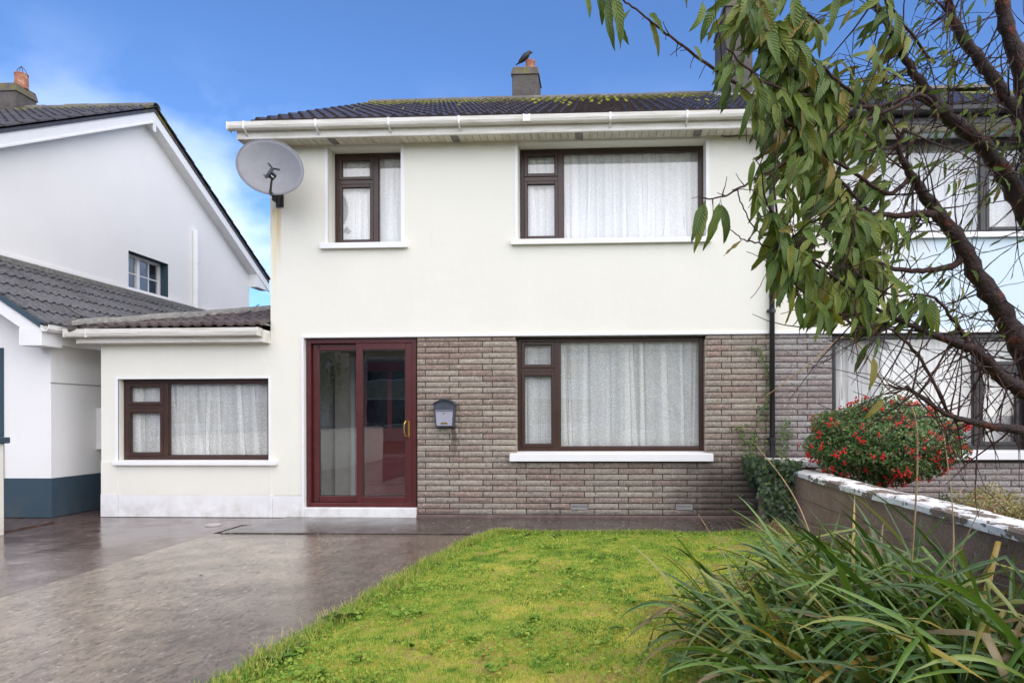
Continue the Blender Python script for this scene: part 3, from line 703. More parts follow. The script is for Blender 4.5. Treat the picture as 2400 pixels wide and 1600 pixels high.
# ---- lean-to roof of the side part (front slope hipped into the wall)
ex = thing_e = None
P0 = Vector((-2.66, -.24, 2.475)); P1 = Vector((XL-.02, -.24, 2.495)); HP = Vector((XL-.005, .92, 2.865))
fsl = Vector((0, 1.16, .38)).normalized(); fn = Vector((0, -fsl.z, fsl.y))
dk = MB(); dk.add([P0+Vector((0, 0, -.02)), P1+Vector((0, 0, -.02)), HP+Vector((0, 0, -.03)), (-2.66, 4.7, 2.44), (XL-.005, 4.7, 2.82)], [(0, 1, 2), (0, 2, 4, 3)])
lean = dk.obj('lean_to_roof', M['tile_lean'], house)
lt = tile_mesh('roof_tile', M['tile_lean'], .38)
def keep_hip(u, v): return v < (u/2.575)*1.22 - .05 if v > 0 else u > .0
tile_roof(lean, P0+Vector((.0, 0, 0)), (1, 0, 0.004), fsl, fn, 9, 4, .305, lt, keep=keep_hip, jit=.003, colw=.2861)
ridge_run(lean, P0+Vector((.06, .03, .03)), HP+Vector((0, .0, .015)), .42, .105, M['ridge_grey'])
hp = MB(); hp.tube([P0+Vector((.0, .0, .03)), P0+Vector((.10, .05, .05))], [.09, .10], 8); hp.obj('hip_mortar', M['chimney_render'], lean)
fa = MB(); fa.extr_x([(-.15, 2.295), (-.158, 2.30), (-.158, 2.318), (-.15, 2.325), (-.15, 2.46), (-.13, 2.46), (-.13, 2.305), (.0, 2.305), (.0, 2.295)], -2.60, XL-.03); fa.obj('fascia', M['pvc_aged'], house)
for bx_ in ((-2.612, -2.601, -.16, .0, 2.29, 2.45), (XL-.029, XL-.002, -.16, -.004, 2.29, 2.45)): MB().box(*bx_).obj('fascia_end_cap', M['pvc_aged'], house)
fe = MB(); fe.box(-2.60, -2.41, .0, 4.6, 2.295, 2.44); fe.obj('side_fascia', M['pvc_aged'], house)
g2 = gutter_run(house, -2.70, XL-.055, -.265, 2.470, M['pvc_aged'], h=.10, w=.115)
MB().box(-2.715, -2.70, -.27, -.14, 2.365, 2.475).obj('gutter_end_cap', M['pvc_aged'], g2, bevel=.004); MB().box(XL-.055, XL-.04, -.27, -.14, 2.365, 2.475).obj('gutter_end_cap', M['pvc_aged'], g2, bevel=.004)
MB().box(-2.42, -2.40, -.268, -.14, 2.362, 2.476).obj('gutter_union', M['pvc_aged'], g2)
fl = MB(); fl.box(-.36, XL-.004, -.16, .05, 2.52, 2.535); fl.obj('lead_flashing', M['lead'], lean)
# ---- downpipe on the party line
dp = MB(); xx = 6.425
dp.tube([(xx-.09, -.345, 4.99), (xx-.09, -.345, 4.90), (xx-.03, -.16, 4.78), (xx, -.06, 4.70), (xx, -.06, 4.5), (xx, -.06, .05)], .034, 12)
dpo = dp.obj('downpipe', M['black_plastic'], house, smooth=True)
for zz in (4.25, 2.62, 1.0):
    c = MB(); c.lathe([(.034, 0), (.042, 0), (.042, .05), (.034, .05)], (xx, -.06, zz), 14); c.box(xx-.055, xx+.055, -.03, .012, zz+.01, zz+.04); c.obj('pipe_clip', M['black_plastic'], dpo)
hh = MB(); hh.box(6.295, 6.45, GY-.004, GY+.13, 4.94, 5.05); hh.obj('gutter_outlet', M['black_plastic'], house, bevel=.01)
# ---------------------------------------------------------------- adjoining house on the right
nb = thing('adjoining_house', (9.5, 0, 0), 'adjoining house with black gutter, grey brick and pale blue upper wall behind tree branches', 'house')
XR = 13.0
mb = MB(); UPH = (7.25, 9.72, 3.60, 4.86); LOH = (7.20, 9.60, .86, 2.36)
wall_face(mb, XP+.001, XR, 2.36, ZE, .003, [UPH], .26)
mb.quad((XR, 0, 0), (XR, 8.2, 0), (XR, 8.2, ZE), (XR, 0, ZE)); mb.quad((XP, 8.2, 0), (XP, 8.2, ZE), (XR, 8.2, ZE), (XR, 8.2, 0))
mb.obj('wall', M['joined_render'], nb)
bw = MB(); wall_face(bw, XP+.001, XR, 0.0, 2.358, .031, [LOH], .16); nbw = bw.obj('brick_wall', M['mortar'], nb)
build_bricks(nbw, XP+.002, 10.05, .045, 2.356, [(7.198, 9.602, .76, 2.40)], M['split_brick_grey'], .014, 9, off=7.20-.44*3)
it = MB(); it.quad((XP+.02, 2.2, 0), (XR, 2.2, 0), (XR, 2.2, ZE), (XP+.02, 2.2, ZE)); it.box(XP+.02, XR, .32, 2.2, 2.42, 2.66); it.box(XP+.02, XP+.08, .3, 2.2, 0, ZE); it.quad((XP, .2, ZE), (XR, .2, ZE), (XR, 2.2, ZE), (XP, 2.2, ZE)); it.quad((XP, .2, 0.01), (XR, .2, 0.01), (XR, 2.2, 0.01), (XP, 2.2, .01))
it.obj('interior_partition', M['interior'], nb)
bd = MB(); bd.box(XP+.002, XR, -.014, .06, 2.358, 2.390); bd.obj('render_bead', M['trim_white'], nb)
window(nb, 'window', 7.202, 9.598, .88, 2.352, .10, 9.02, 1.92, M['dark_frame'], mirror=True)
window(nb, 'window', 7.252, 9.718, 3.615, 4.858, .16, 9.14, 4.45, M['dark_frame'], mirror=True)
sill(nb, 7.12, 9.72, .762, .88, -.06, .11, tilt=.02); sill(nb, 7.17, 9.80, 3.535, 3.615, -.06, .17)
wt = MB(); wt.box(9.602, 9.66, -.010, .03, .88, 2.357); wt.obj('window_surround', M['trim_white'], nb)
curtain('finely pleated sheer curtain behind the ground floor window past the garden wall', 7.22, 9.58, .90, 2.33, .26, .075, 'net_plain', 21, .02)
curtain('sheer curtain behind the upstairs window hidden by tree branches', 7.27, 9.70, 3.64, 4.82, .34, .11, 'net_upper', 23, .025)
tm2 = tile_mesh('roof_tile', M['tile_main'])
nroof = MB().box(XP+.01, XP+.4, EY+.1, EY+.2, EZ-.06, EZ-.045).obj('roof', M['tile_main'], nb)
tile_roof(nroof, (XP+.004, EY, EZ), (1, 0, 0), sl, nrm, 11, 15, G, tm2)
ridge_run(nroof, (XP, RY, RZ-.02), (XP+5.0, RY, RZ-.02), .45, .125, M['ridge_moss'])
fa = MB(); fa.box(XP-.055, XR, SF, SF+.02, 4.86, 5.02); fa.obj('fascia', M['black_plastic'], nb)
so = MB(); so.box(XP+.002, XR, SF+.021, .02, 4.886, 4.90); so.obj('soffit', M['soffit_pvc'], nb)
gutter_run(nb, XP-.005, XR, GY, GZ-.01, M['black_plastic'])

# ---------------------------------------------------------------- white house on the left
lh = thing('gabled_house', (-6, 0, 0), 'white rendered gable ended house with slate blue plinth and tiled garage', 'house')
GX = -4.49
mb = MB(); WH = (3.46, 4.62, 3.70, 4.42)                      # y0,y1,z0,z1 of the small gable window
ys = [0, WH[0], WH[1], 7.8]; zs = [0, WH[2], WH[3], 4.89]
def gz(y): return 4.72 + (min(y, 7.8-y))*(7.03-4.72)/3.9
for i in range(3):
    for j in range(3):
        if i == 1 and j == 1: continue
        mb.quad((GX, ys[i], zs[j]), (GX, ys[i+1], zs[j]), (GX, ys[i+1], zs[j+1]), (GX, ys[i], zs[j+1]))
mb.quad((GX, 0, 4.89), (GX, 7.8, 4.89), (GX, 3.9, 6.985), (GX, 3.9, 6.985))
mb.f[-1] = mb.f[-1][:3]
mb.quad((GX, 0, 0), (GX, 0, 4.89), (-11, 0, 4.89), (-11, 0, 0)); mb.quad((GX, 7.8, 0), (-11, 7.8, 0), (-11, 7.8, 4.89), (GX, 7.8, 4.89)); mb.quad((-11, 0, 0), (-11, 0, 4.89), (-11, 7.8, 4.89), (-11, 7.8, 0))
mb.obj('wall', M['white_render'], lh)
rv = MB(); d = .22
rv.quad((GX, WH[0], WH[2]), (GX, WH[0], WH[3]), (GX-d, WH[0], WH[3]), (GX-d, WH[0], WH[2])); rv.quad((GX, WH[1], WH[2]), (GX-d, WH[1], WH[2]), (GX-d, WH[1], WH[3]), (GX, WH[1], WH[3])); rv.quad((GX, WH[0], WH[3]), (GX, WH[1], WH[3]), (GX-d, WH[1], WH[3]), (GX-d, WH[0], WH[3])); rv.quad((GX, WH[0], WH[2]), (GX-d, WH[0], WH[2]), (GX-d, WH[1], WH[2]), (GX, WH[1], WH[2]))
rv.obj('window_reveal', M['slate_plinth'], lh)
sl2 = MB(); sl2.box(GX-.2, GX+.05, WH[0]-.07, WH[1]+.07, WH[2]-.06, WH[2]-.001); sl2.obj('sill', M['trim_white'], lh)
gw = MB(); a, b, c, e = WH; x0, x1 = GX-d, GX-d+.06; k = .055; md = a+.50
for (p, q, r_, s_) in ((a, a+k, c, e), (b-k, b, c, e), (a+k, b-k, e-k, e), (a+k, b-k, c, c+k), (md-.04, md+.04, c+k, e-k)): gw.box(x0, x1, p, q, r_, s_)
gwo = gw.obj('window', M['pvc_white'], lh, bevel=.004)
for (p, q) in ((a+k, md-.04), (md+.04, b-k)):
    MB().box(x0+.02, x0+.026, p, q, c+k, e-k).obj('pane', M['glass'], gwo)
    gb = MB(); gb.box(x0+.027, x0+.04, p, q, (c+e)/2-.011, (c+e)/2+.011)
    if q-p > .45: gb.box(x0+.0272, x0+.0398, (p+q)/2-.011, (p+q)/2+.011, c+k, e-k)
    gb.obj('glazing_bar', M['pvc_white'], gwo)
MB().box(GX-1.0, GX-.9, a-.3, b+.3, c-.3, e+.3).obj('interior_partition', M['interior'], lh)
# roof over the gable, verge overhang and barge boards
OV = GX+.20
def rz(y): return 7.27 - abs(y-3.9)*(7.27-4.86)/4.5
rf = MB()
for (ya, yb) in ((-.6, 3.9), (3.9, 8.4)):
    rf.hexa([(-11, ya, rz(ya)-.09), (OV+.02, ya, rz(ya)-.09), (OV+.02, yb, rz(yb)-.09), (-11, yb, rz(yb)-.09), (-11, ya, rz(ya)-.03), (OV+.02, ya, rz(ya)-.03), (OV+.02, yb, rz(yb)-.03), (-11, yb, rz(yb)-.03)])
lroof = rf.obj('roof', M['tile_left'], lh)
lm = tile_mesh('roof_tile', M['tile_left'])
for (oy, sg) in ((-.62, 1), (8.42, -1)):
    v = Vector((0, sg*4.5, 7.27-4.86)).normalized(); nn = Vector((0, -v.z*sg, abs(v.y))); ln = math.hypot(4.52, 2.41)
    ncl = 12 if sg == 1 else 2
    tile_roof(lroof, (OV+.055, oy, 4.86-.02), (-1, 0, 0) if sg == -1 else (-1, 0, 0), v, nn, ncl, 15, ln/15, lm, limit=300)
ridge_run(lroof, (OV+.06, 3.9, 7.25), (-8.2, 3.9, 7.25), .45, .12, M['ridge_moss'])
ba = MB()
for sg in (-1, 1):
    y0 = 3.9; y1 = 3.9+sg*4.52; t = .21
    P = [(OV-.025, y0, rz(y0)-.09-t), (OV, y0, rz(y0)-.09-t), (OV, y1, rz(y1)-.09-t), (OV-.025, y1, rz(y1)-.09-t)]
    ba = MB(); ba.hexa(P+[(x, y, z+t) for x, y, z in P]); bo = ba.obj('barge_board', M['trim_white'], lh)
    lip = MB(); Q = [(OV-.03, y0, rz(y0)-.09-t-.002), (OV+.014, y0, rz(y0)-.09-t-.002), (OV+.014, y1, rz(y1)-.09-t-.002), (OV-.03, y1, rz(y1)-.09-t-.002)]
    lip.hexa([(x, y, z-.001) for x, y, z in Q]+[(x, y, z+.03) for x, y, z in Q]); lip.obj('trim_lip', M['pvc_white'], bo)
    so = MB(); Q = [(GX, y0, rz(y0)-.30), (OV-.031, y0, rz(y0)-.30), (OV-.031, y1-.1*sg, rz(y1-.1*sg)-.30), (GX, y1-.1*sg, rz(y1-.1*sg)-.30)]
    so.hexa([(x, y, z-.0) for x, y, z in Q]+[(x, y, z+.012) for x, y, z in Q]); so.obj('verge_soffit', M['pvc_white'], lh)
bx = MB(); bx.box(GX, OV-.001, 7.8, 8.36, 4.56, 4.70); bx.hexa([(GX, 7.8, 4.70), (OV-.001, 7.8, 4.70), (OV-.001, 8.36, 4.70), (GX, 8.36, 4.70), (GX, 7.8, rz(7.8)-.12), (OV-.001, 7.8, rz(7.8)-.12), (OV-.001, 8.36, rz(8.36)-.10), (GX, 8.36, rz(8.36)-.10)]); bx.obj('eaves_box', M['trim_white'], lh)
ap = MB(); ap.box(OV, OV+.018, 3.86, 3.94, 6.80, 7.02); ap.obj('barge_joint', M['pvc_white'], lh)
pp = MB(); pp.tube([(GX+.05, 5.48, 3.3), (GX+.05, 5.48, 5.34)], .062, 12); ppo = pp.obj('vent_pipe', M['trim_white'], lh, smooth=True, auto=True)
c = MB(); c.lathe([(.062, 0), (.07, 0), (.07, .03), (.062, .03)], (GX+.05, 5.48, 4.62), 12); c.obj('pipe_clip', M['pvc_white'], ppo)
chn = chimney(lh, -8.2, -6.80, 3.62, 4.10, 6.6, 7.68, .17, [(-6.90, 3.86, .115, .27)])
cw = MB()
for k in range(4):
    t = math.pi/2*k+.4; cw.tube([(-6.90+.11*math.cos(t), 3.86+.11*math.sin(t), 7.93), (-6.90+.05*math.cos(t), 3.86+.05*math.sin(t), 8.05), (-6.90, 3.86, 8.10)], .006, 5)
cw.obj('wire_cowl', M['dark_metal'], chn)
# garage part
GC = -3.012; GF = -.10
mb = MB(); mb.quad((GC, GF, .52), (GC, 6.0, .52), (GC, 6.0, 2.46), (GC, GF, 2.46)); mb.quad((-7.5, GF, .52), (GC, GF, .52), (GC, GF, 2.46), (-7.5, GF, 3.6)); mb.f[-1] = mb.f[-1]
mb.v[-1] = (-7.5, GF, 2.46); mb.add([(GX, GF, 2.46), (GC, GF, 2.46), (GX, GF, 3.4)], [(0, 1, 2)])
mb.obj('garage_wall', M['white_render'], lh)
pg = MB(); pg.box(-7.5, GC+.012, GF-.012, GF+.05, 0, .52); pg.box(GC-.05, GC+.012, GF+.05, 6.0, 0, .52); pg.obj('garage_plinth', M['slate_plinth'], lh, bevel=.004)
ln_ = MB(); ln_.box(GC-.01, GC+.006, GF, 6.0, 1.775, 1.787); ln_.obj('render_joint', M['soffit_vent'], lh)
gd = MB(); gd.box(-6.2, -3.66, GF-.02, GF+.02, .02, 2.25); gd.obj('garage_door', M['slate_plinth'], lh)
mbx = MB(); mbx.box(GC, GC+.12, .70, 1.15, .86, 1.46); mbo = mbx.obj('meter_box', M['pvc_white'], lh, bevel=.01); MB().box(GC+.121, GC+.132, .73, 1.12, .89, 1.43).obj('meter_door', M['trim_white'], mbo, bevel=.004)
# lean-to roof of the garage: falls towards +x
A = Vector((GX+.005, -.44, 3.60)); B = Vector((-2.86, -.44, 2.52))
v = (A-B).normalized(); nn = Vector((-v.z, 0, v.x)); nn = nn if nn.z > 0 else -nn; gl = (A-B).length
dk = MB(); dk.hexa([B+Vector((.0, .02, -.05)), B+Vector((.0, 8.2, -.05)), A+Vector((0, 8.2, -.05)), A+Vector((0, .02, -.05)), B+Vector((0, .02, -.015)), B+Vector((0, 8.2, -.015)), A+Vector((0, 8.2, -.015)), A+Vector((0, .02, -.015))])
groof = dk.obj('garage_roof', M['tile_garage'], lh)
gm = tile_mesh('roof_tile', M['tile_garage'])
tile_roof(groof, B+Vector((.03, 0, -.016)), (0, 1, 0), v, nn, 26, 6, gl/5.7, gm)
fl = MB(); fl.hexa([A+Vector((-.004, 0, .02)), A+Vector((.13, 0, -.02)), A+Vector((.13, 7.9, -.02)), A+Vector((-.004, 7.9, .02)), A+Vector((-.004, 0, .10)), A+Vector((.13, 0, .05)), A+Vector((.13, 7.9, .05)), A+Vector((-.004, 7.9, .10))]); fl.obj('mortar_flashing', M['ridge_grey'], groof)
wb = MB(); wb.box(GX, GX+.02, -.1, 7.8, 3.60, 3.74); wb.obj('wall_band', M['white_render'], lh)
vb = MB(); t = .20
P = [B+Vector((.05, .0, -.06-t)), B+Vector((.05, .025, -.06-t)), A+Vector((-1.0, .025, -.06-t+.66)), A+Vector((-1.0, 0, -.06-t+.66))]
P = [B+Vector((.0, .0, -.03-t)), A+Vector((0, 0, -.03-t)), A+Vector((0, .025, -.03-t)), B+Vector((0, .025, -.03-t))]
vb.hexa([tuple(p) for p in P]+[tuple(p+Vector((0, 0, t))) for p in P]); vb.obj('barge_board', M['trim_white'], lh)
vc = MB(); vc.hexa([tuple(p+Vector((0, -.02, t-.02))) for p in P]+[tuple(p+Vector((0, -.015, t+.05))) for p in P]); vc.obj('verge_strip', M['slate_plinth'], lh)
eb = MB(); eb.box(GC-.14, B.x+.01, -.442, -.10, 2.24, 2.47); eb.obj('eaves_box', M['trim_white'], lh, bevel=.005)
fs = MB(); fs.box(GC+.14, GC+.16, -.10, 6.0, 2.28, 2.50); fs.box(GC, GC+.14, -.10, 6.0, 2.28, 2.30); fs.obj('fascia', M['pvc_white'], lh)
gp = [(B.x+.0, 2.50), (B.x+.004, 2.45), (B.x+.03, 2.42), (B.x+.085, 2.42), (B.x+.11, 2.45), (B.x+.114, 2.505), (B.x+.106, 2.505), (B.x+.10, 2.452), (B.x+.08, 2.428), (B.x+.035, 2.428), (B.x+.012, 2.455), (B.x+.008, 2.50)]
gg = MB(); gg.extr_y(gp, -.45, 6.0); gg.obj('gutter', M['pvc_white'], lh)

# ---------------------------------------------------------------- boundary walls
cw = thing('low_boundary_wall', (-2.62, -4, 0), 'cream end of the boundary wall with dark cap beside the white house', 'wall')
w = MB(); w.box(-2.73, -2.53, -12, -1.34, -.02, 1.03); w.obj('wall_body', M['cream_render'], cw, bevel=.012)
w = MB(); w.box(-2.77, -2.49, -12, -1.30, 1.03, 1.10); w.obj('coping', M['slate_plinth'], cw, bevel=.01)
def wallblock():
    n = N('block_wall'); p = n.pos()
    c = n.mix(n.ramp(n.noise(p, 3, 6, .65), (.35, 0), (.7, 1)), (.27, .180, .135), (.38, .275, .21))
    c = n.mix(n.ramp(n.noise(p, 130, 3, .7), (.36, .8), (.48, 0)), c, (.05, .04, .035))
    c = n.mix(n.ramp(n.noise(n.scale(p, (1, 1, .4)), 40, 3), (.63, 0), (.72, .8)), c, (.45, .42, .38))
    n.bump(n.noise(p, 85, 4, .65), .012, .9); M['block_wall'] = n.fin(c, .9, .25)
wallblock()
def coping_mat():
    n = N('flaked_paint'); p = n.pos()
    f = n.math('ADD', n.noise(n.scale(p, (1.4, .55, 1.4)), 4.5, 7, .68), n.math('MULTIPLY', n.noise(p, 38, 3), .18))
    mk = n.ramp(f, (.615, 0), (.635, 1))
    c = n.mix(n.noise(p, 9, 4), (.80, .80, .79), (.72, .71, .68))
    c = n.mix(mk, c, n.mix(n.noise(p, 60, 3), (.13, .10, .08), (.24, .19, .15)))
    c = n.mix(n.ramp(n.noise(p, 70, 4), (.64, 0), (.70, .7)), c, (.25, .23, .19))
    n.bump(n.math('ADD', n.math('MULTIPLY', mk, -1.0), n.math('MULTIPLY', n.noise(p, 55, 4), .5)), .010); M['flaked_paint'] = n.fin(c, .7, .3)
coping_mat()
gwl = thing('garden_wall', (6.55, -4, 0), 'low grey block garden wall with flaking white coping between the two front gardens', 'wall')
def wx(y): return 6.415 + (y+.98)*(-.0242)
w = MB(); w.hexa([(wx(-10)+.03, -10, -.05), (wx(-10)+.23, -10, -.05), (wx(-.95)+.23, -.95, -.05), (wx(-.95)+.03, -.95, -.05), (wx(-10)+.03, -10, .645), (wx(-10)+.23, -10, .645), (wx(-.95)+.23, -.95, .645), (wx(-.95)+.03, -.95, .645)]); body = w.obj('wall_body', M['block_wall'], gwl, bevel=.006)
jn = MB()
for z in (.20, .41): jn.hexa([(wx(-10)+.0285, -10, z), (wx(-10)+.04, -10, z), (wx(-.96)+.04, -.96, z), (wx(-.96)+.0265, -.96, z), (wx(-10)+.0265, -10, z+.005), (wx(-10)+.04, -10, z+.005), (wx(-.96)+.04, -.96, z+.005), (wx(-.96)+.0265, -.96, z+.005)])
for r_ in range(3):
    for k in range(0):
        y = -1.2-.45*k-(.22 if r_ % 2 else 0); z = r_*.21+.005-.01
        jn.box(wx(y)+.0268, wx(y)+.04, y-.0025, y+.0025, z, z+.195)
jn.obj('mortar_joint', M['base_concrete'], gwl)
yy = -.96
for k, L in enumerate((.62, .92, .92, .92, .92, .92, .92, .92, .92)):
    y0, y1 = yy-L+.008, yy; x0, x1 = wx(y0), wx(y1); dz = random.uniform(-.006, .006); dx = (0.012 if k == 0 else 0)+random.uniform(-.006, .006)
    c = MB(); P = [(x0+dx, y0), (x0+.26+dx, y0), (x1+.26+dx, y1), (x1+dx, y1)]
    # subdivided a little so the old edges can be chipped
    V = []; nseg = 10
    prof = [(0, .638), (.0, .686), (.018, .70), (.13, .706), (.245, .70), (.26, .686), (.26, .638)]
    for i in range(nseg+1):
        t = i/nseg; yv = y0+(y1-y0)*t; xb = x0+(x1-x0)*t+dx
        for q, (px_, pz_) in enumerate(prof):
            ch = random.uniform(0, .010) if q in (1, 2, 0) else 0
            V.append((xb+px_+ch*.7, yv, pz_+dz-ch*(.5 if q else -.4)))
    m_ = len(prof); Fc = [(i*m_+q, i*m_+(q+1) % m_, (i+1)*m_+(q+1) % m_, (i+1)*m_+q) for i in range(nseg) for q in range(m_)]+[tuple(range(m_)), tuple(range(nseg*m_, (nseg+1)*m_))[::-1]]
    c.add(V, Fc); c.obj('coping', M['flaked_paint'], gwl); yy -= L
w = MB(); w.box(6.25, 6.83, -.50, -.02, -.05, .70); w.obj('end_pier', M['block_wall'], gwl, bevel=.006)
w = MB(); w.box(6.19, 6.89, -.56, -.016, .70, .785); w.obj('pier_cap', M['flaked_paint'], gwl, bevel=.012)
w = MB(); w.box(6.43, 6.63, -.95, -.50, -.05, .60); w.obj('wall_link', M['block_wall'], gwl)

# ---------------------------------------------------------------- satellite dish
dish = thing('satellite_dish', (.03, 0, 4.16), 'grey oval satellite dish on a black bracket at the house corner under the eaves', 'satellite dish')
def dish_mat():
    n = N('dish_grey'); p = n.objc()
    c = n.mix(n.noise(p, 9, 4), (.165, .17, .19), (.235, .24, .26)); n.bump(n.noise(p, 350, 2), .002); M['dish_grey'] = n.fin(c, .38, .5)
dish_mat()
dc = CAM+ray(632.6, 391)*((-.52-CAM.y)/ray(632.6, 391).y)
aim = Vector((.10, -.95, .16)).normalized(); dr_ = Vector((0, 0, 1)).cross(aim).normalized(); du = aim.cross(dr_)
ang = R(-30); dr2 = dr_*math.cos(ang)+du*math.sin(ang); du2 = du*math.cos(ang)-dr_*math.sin(ang)
V = []; rings, seg = 10, 48; a_, b_ = .435, .345
for i in range(rings+1):
    r_ = i/rings
    for k in range(seg):
        t = 2*math.pi*k/seg; V.append(dc+dr2*a_*r_*math.cos(t)+du2*b_*r_*math.sin(t)+aim*(.075*(r_*r_-1)))
Fc = [(i*seg+k, i*seg+(k+1) % seg, (i+1)*seg+(k+1) % seg, (i+1)*seg+k) for i in range(rings) for k in range(seg)]
m = mesh('reflector', V, Fc, M['dish_grey'], True); o = obj_of(m, 'reflector', dish); sm = o.modifiers.new('thickness', 'SOLIDIFY'); sm.thickness = .004
rim = MB(); rim.tube([dc+dr2*a_*math.cos(2*math.pi*k/seg)+du2*b_*math.sin(2*math.pi*k/seg) for k in range(seg+1)], .007, 6, False); rim.obj('rim', M['dish_grey'], dish, smooth=True)
bot = dc-du*b_*.98+dr_*.03
ft = CAM+ray(638, 412)*((-.95-CAM.y)/ray(638, 412).y)
elbow = CAM+ray(634, 446)*((-.72-CAM.y)/ray(634, 446).y)
brk = Vector((.045, -.03, 4.175))
arm = MB(); arm.tube([brk+Vector((-.03, -.05, .03)), Vector((-.06, -.30, 4.24)), bot-aim*.02+Vector((0, 0, -.02)), bot+aim*.03], .016, 8); arm.tube([bot-aim*.03, elbow, ft], [.016, .014, .012], 8); arm.obj('arm', M['dark_metal'], dish)
bp = MB(); ctr = dc-aim*.075; bp.tube([ctr-aim*.10+du2*.05, Vector((-.05, -.22, 4.30)), brk+Vector((-.02, -.06, .05))], .022, 8); bp.obj('mast', M['dark_metal'], dish)
bk = MB(); bk.box(.0, .10, -.02, 0, 4.075, 4.245); bk.box(.03, .065, -.09, -.02, 4.10, 4.22); bk.box(.0, .045, -.13, -.05, 4.13, 4.20); bk.obj('wall_bracket', M['dark_metal'], dish, bevel=.004)
lnb = MB(); ld = (dc+aim*.02-ft).normalized(); lx = ld.orthogonal().normalized(); ly = ld.cross(lx); s_ = .036
P = [ft-ld*.03+lx*a*s_+ly*b*s_ for a, b in ((-1, -1), (1, -1), (1, 1), (-1, 1))]+[ft+ld*.05+lx*a*s_+ly*b*s_ for a, b in ((-1, -1), (1, -1), (1, 1), (-1, 1))]
lnb.hexa(P); lo = lnb.obj('feed_horn', M['black_plastic'], dish, bevel=.006)
lf = MB(); lc = ft-ld*.032; lf.add([lc+lx*a*.006+ly*b*.017 for a, b in ((-1, -1), (1, -1), (1, 1), (-1, 1))], [(0, 1, 2, 3)]); lf.obj('label_plate', M['trim_white'], lo)
# back plate arms painted dark on the face of the dish (fixing cross)
fx = MB(); cc = dc-aim*.066
fx.tube([cc+dr2*(-.085)+du2*.05, cc+du2*.02, cc+dr2*.085+du2*.05], .010, 6); fx.tube([cc+du2*.02, cc-du2*.13], .020, 6); fx.tube([cc-dr2*.05-du2*.11, cc+dr2*.05-du2*.11], .008, 6)
fx.obj('fixing_plate', M['dark_metal'], dish)
cb = MB(); cb.tube([(.01, -.03, 4.13), (-.055, -.015, 4.05), (-.075, -.012, 3.95), (-.08, -.012, 3.7)], .004, 5); cb.obj('cable', M['trim_white'], dish)

# ---------------------------------------------------------------- letter box
lb = thing('letter_box', (2.245, -.06, 1.19), 'dark blue grey metal letter box with scalloped hood on the brick wall', 'letter box')
def lb_mat():
    n = N('letterbox_face'); p = n.pos(); c = n.mix(n.ramp(n.voro(p, 150), (.12, 1), (.3, 0)), (.33, .33, .40), (.12, .12, .16))
    c = n.mix(n.ramp(n.noise(p, 70, 4, .7), (.58, 0), (.66, .8)), c, (.05, .05, .07)); M['letterbox_face'] = n.fin(c, .5, .5)
lb_mat(); plain('letterbox_blue', (.045, .055, .075), .42, .25)
x0, x1, zb, zt = 2.108, 2.388, 1.188, 1.478; yb, yf = -.002, -.105; sh = .022
mb = MB(); mb.hexa([(x0+sh, yf, zb), (x1-sh, yf, zb), (x1-sh, yb, zb), (x0+sh, yb, zb), (x0, yf, zt), (x1, yf, zt), (x1, yb, zt), (x0, yb, zt)]); mb.obj('body', M['letterbox_blue'], lb, bevel=.006)
fc = MB(); fc.hexa([(x0+sh+.018, yf-.008, zb+.014), (x1-sh-.018, yf-.008, zb+.014), (x1-sh-.018, yf-.0005, zb+.014), (x0+sh+.018, yf-.0005, zb+.014), (x0+.028, yf-.008, 1.388), (x1-.028, yf-.008, 1.388), (x1-.028, yf-.0005, 1.388), (x0+.028, yf-.0005, 1.388)]); fo = fc.obj('door', M['letterbox_face'], lb, bevel=.003)
lk = MB(); lk.tube([(2.248, yf-.009, 1.365), (2.248, yf-.018, 1.365)], .010, 12); lk.obj('lock', M['steel'], fo)
npl = MB(); npl.box(2.205, 2.292, yf-.0105, yf-.0085, 1.222, 1.246); npl.obj('name_plate', M['brass'], fo)
V = []; seg = 20; cxm = 2.248; hw = .158
prof = []
for k in range(seg+1):
    t = k/seg; x = cxm-hw+2*hw*t; z = 1.472+.072*math.sin(math.pi*t)**.8+.004*math.cos(2*math.pi*t*13); prof.append((x, z))
hd = MB(); V = [(x, yf-.030, z) for x, z in prof]+[(x, 0.0, z+.004) for x, z in prof]+[(x, yf-.030, z-.010) for x, z in prof]+[(x, 0.0, z-.008) for x, z in prof]; q = seg+1
Fc = [(k, k+1, q+k+1, q+k) for k in range(seg)]+[(2*q+k, 2*q+k+1, k+1, k) for k in range(seg)]+[(3*q+k, 3*q+k+1, 2*q+k+1, 2*q+k) for k in range(seg)]
hd.add(V, Fc); hd.obj('hood', M['letterbox_blue'], lb)
fr = MB(); fr.add([(x, yf+.004, min(z-.006, 1.53)) for x, z in prof[1:-1]]+[(prof[-2][0]-.01, yf+.004, 1.40), (prof[1][0]+.01, yf+.004, 1.40)], [tuple(range(seg-1+2))]); fr.obj('front_panel', M['letterbox_blue'], lb)
fp = MB(); fp.box(x0+.02, x1-.02, yf-.012, yf-.001, 1.405, 1.462); fp.obj('flap', M['letterbox_blue'], lb, bevel=.004)
fp = MB(); fp.box(x0+.022, x1-.022, yf-.018, yf-.001, 1.395, 1.403); fp.obj('flap_lip', M['letterbox_face'], lb)

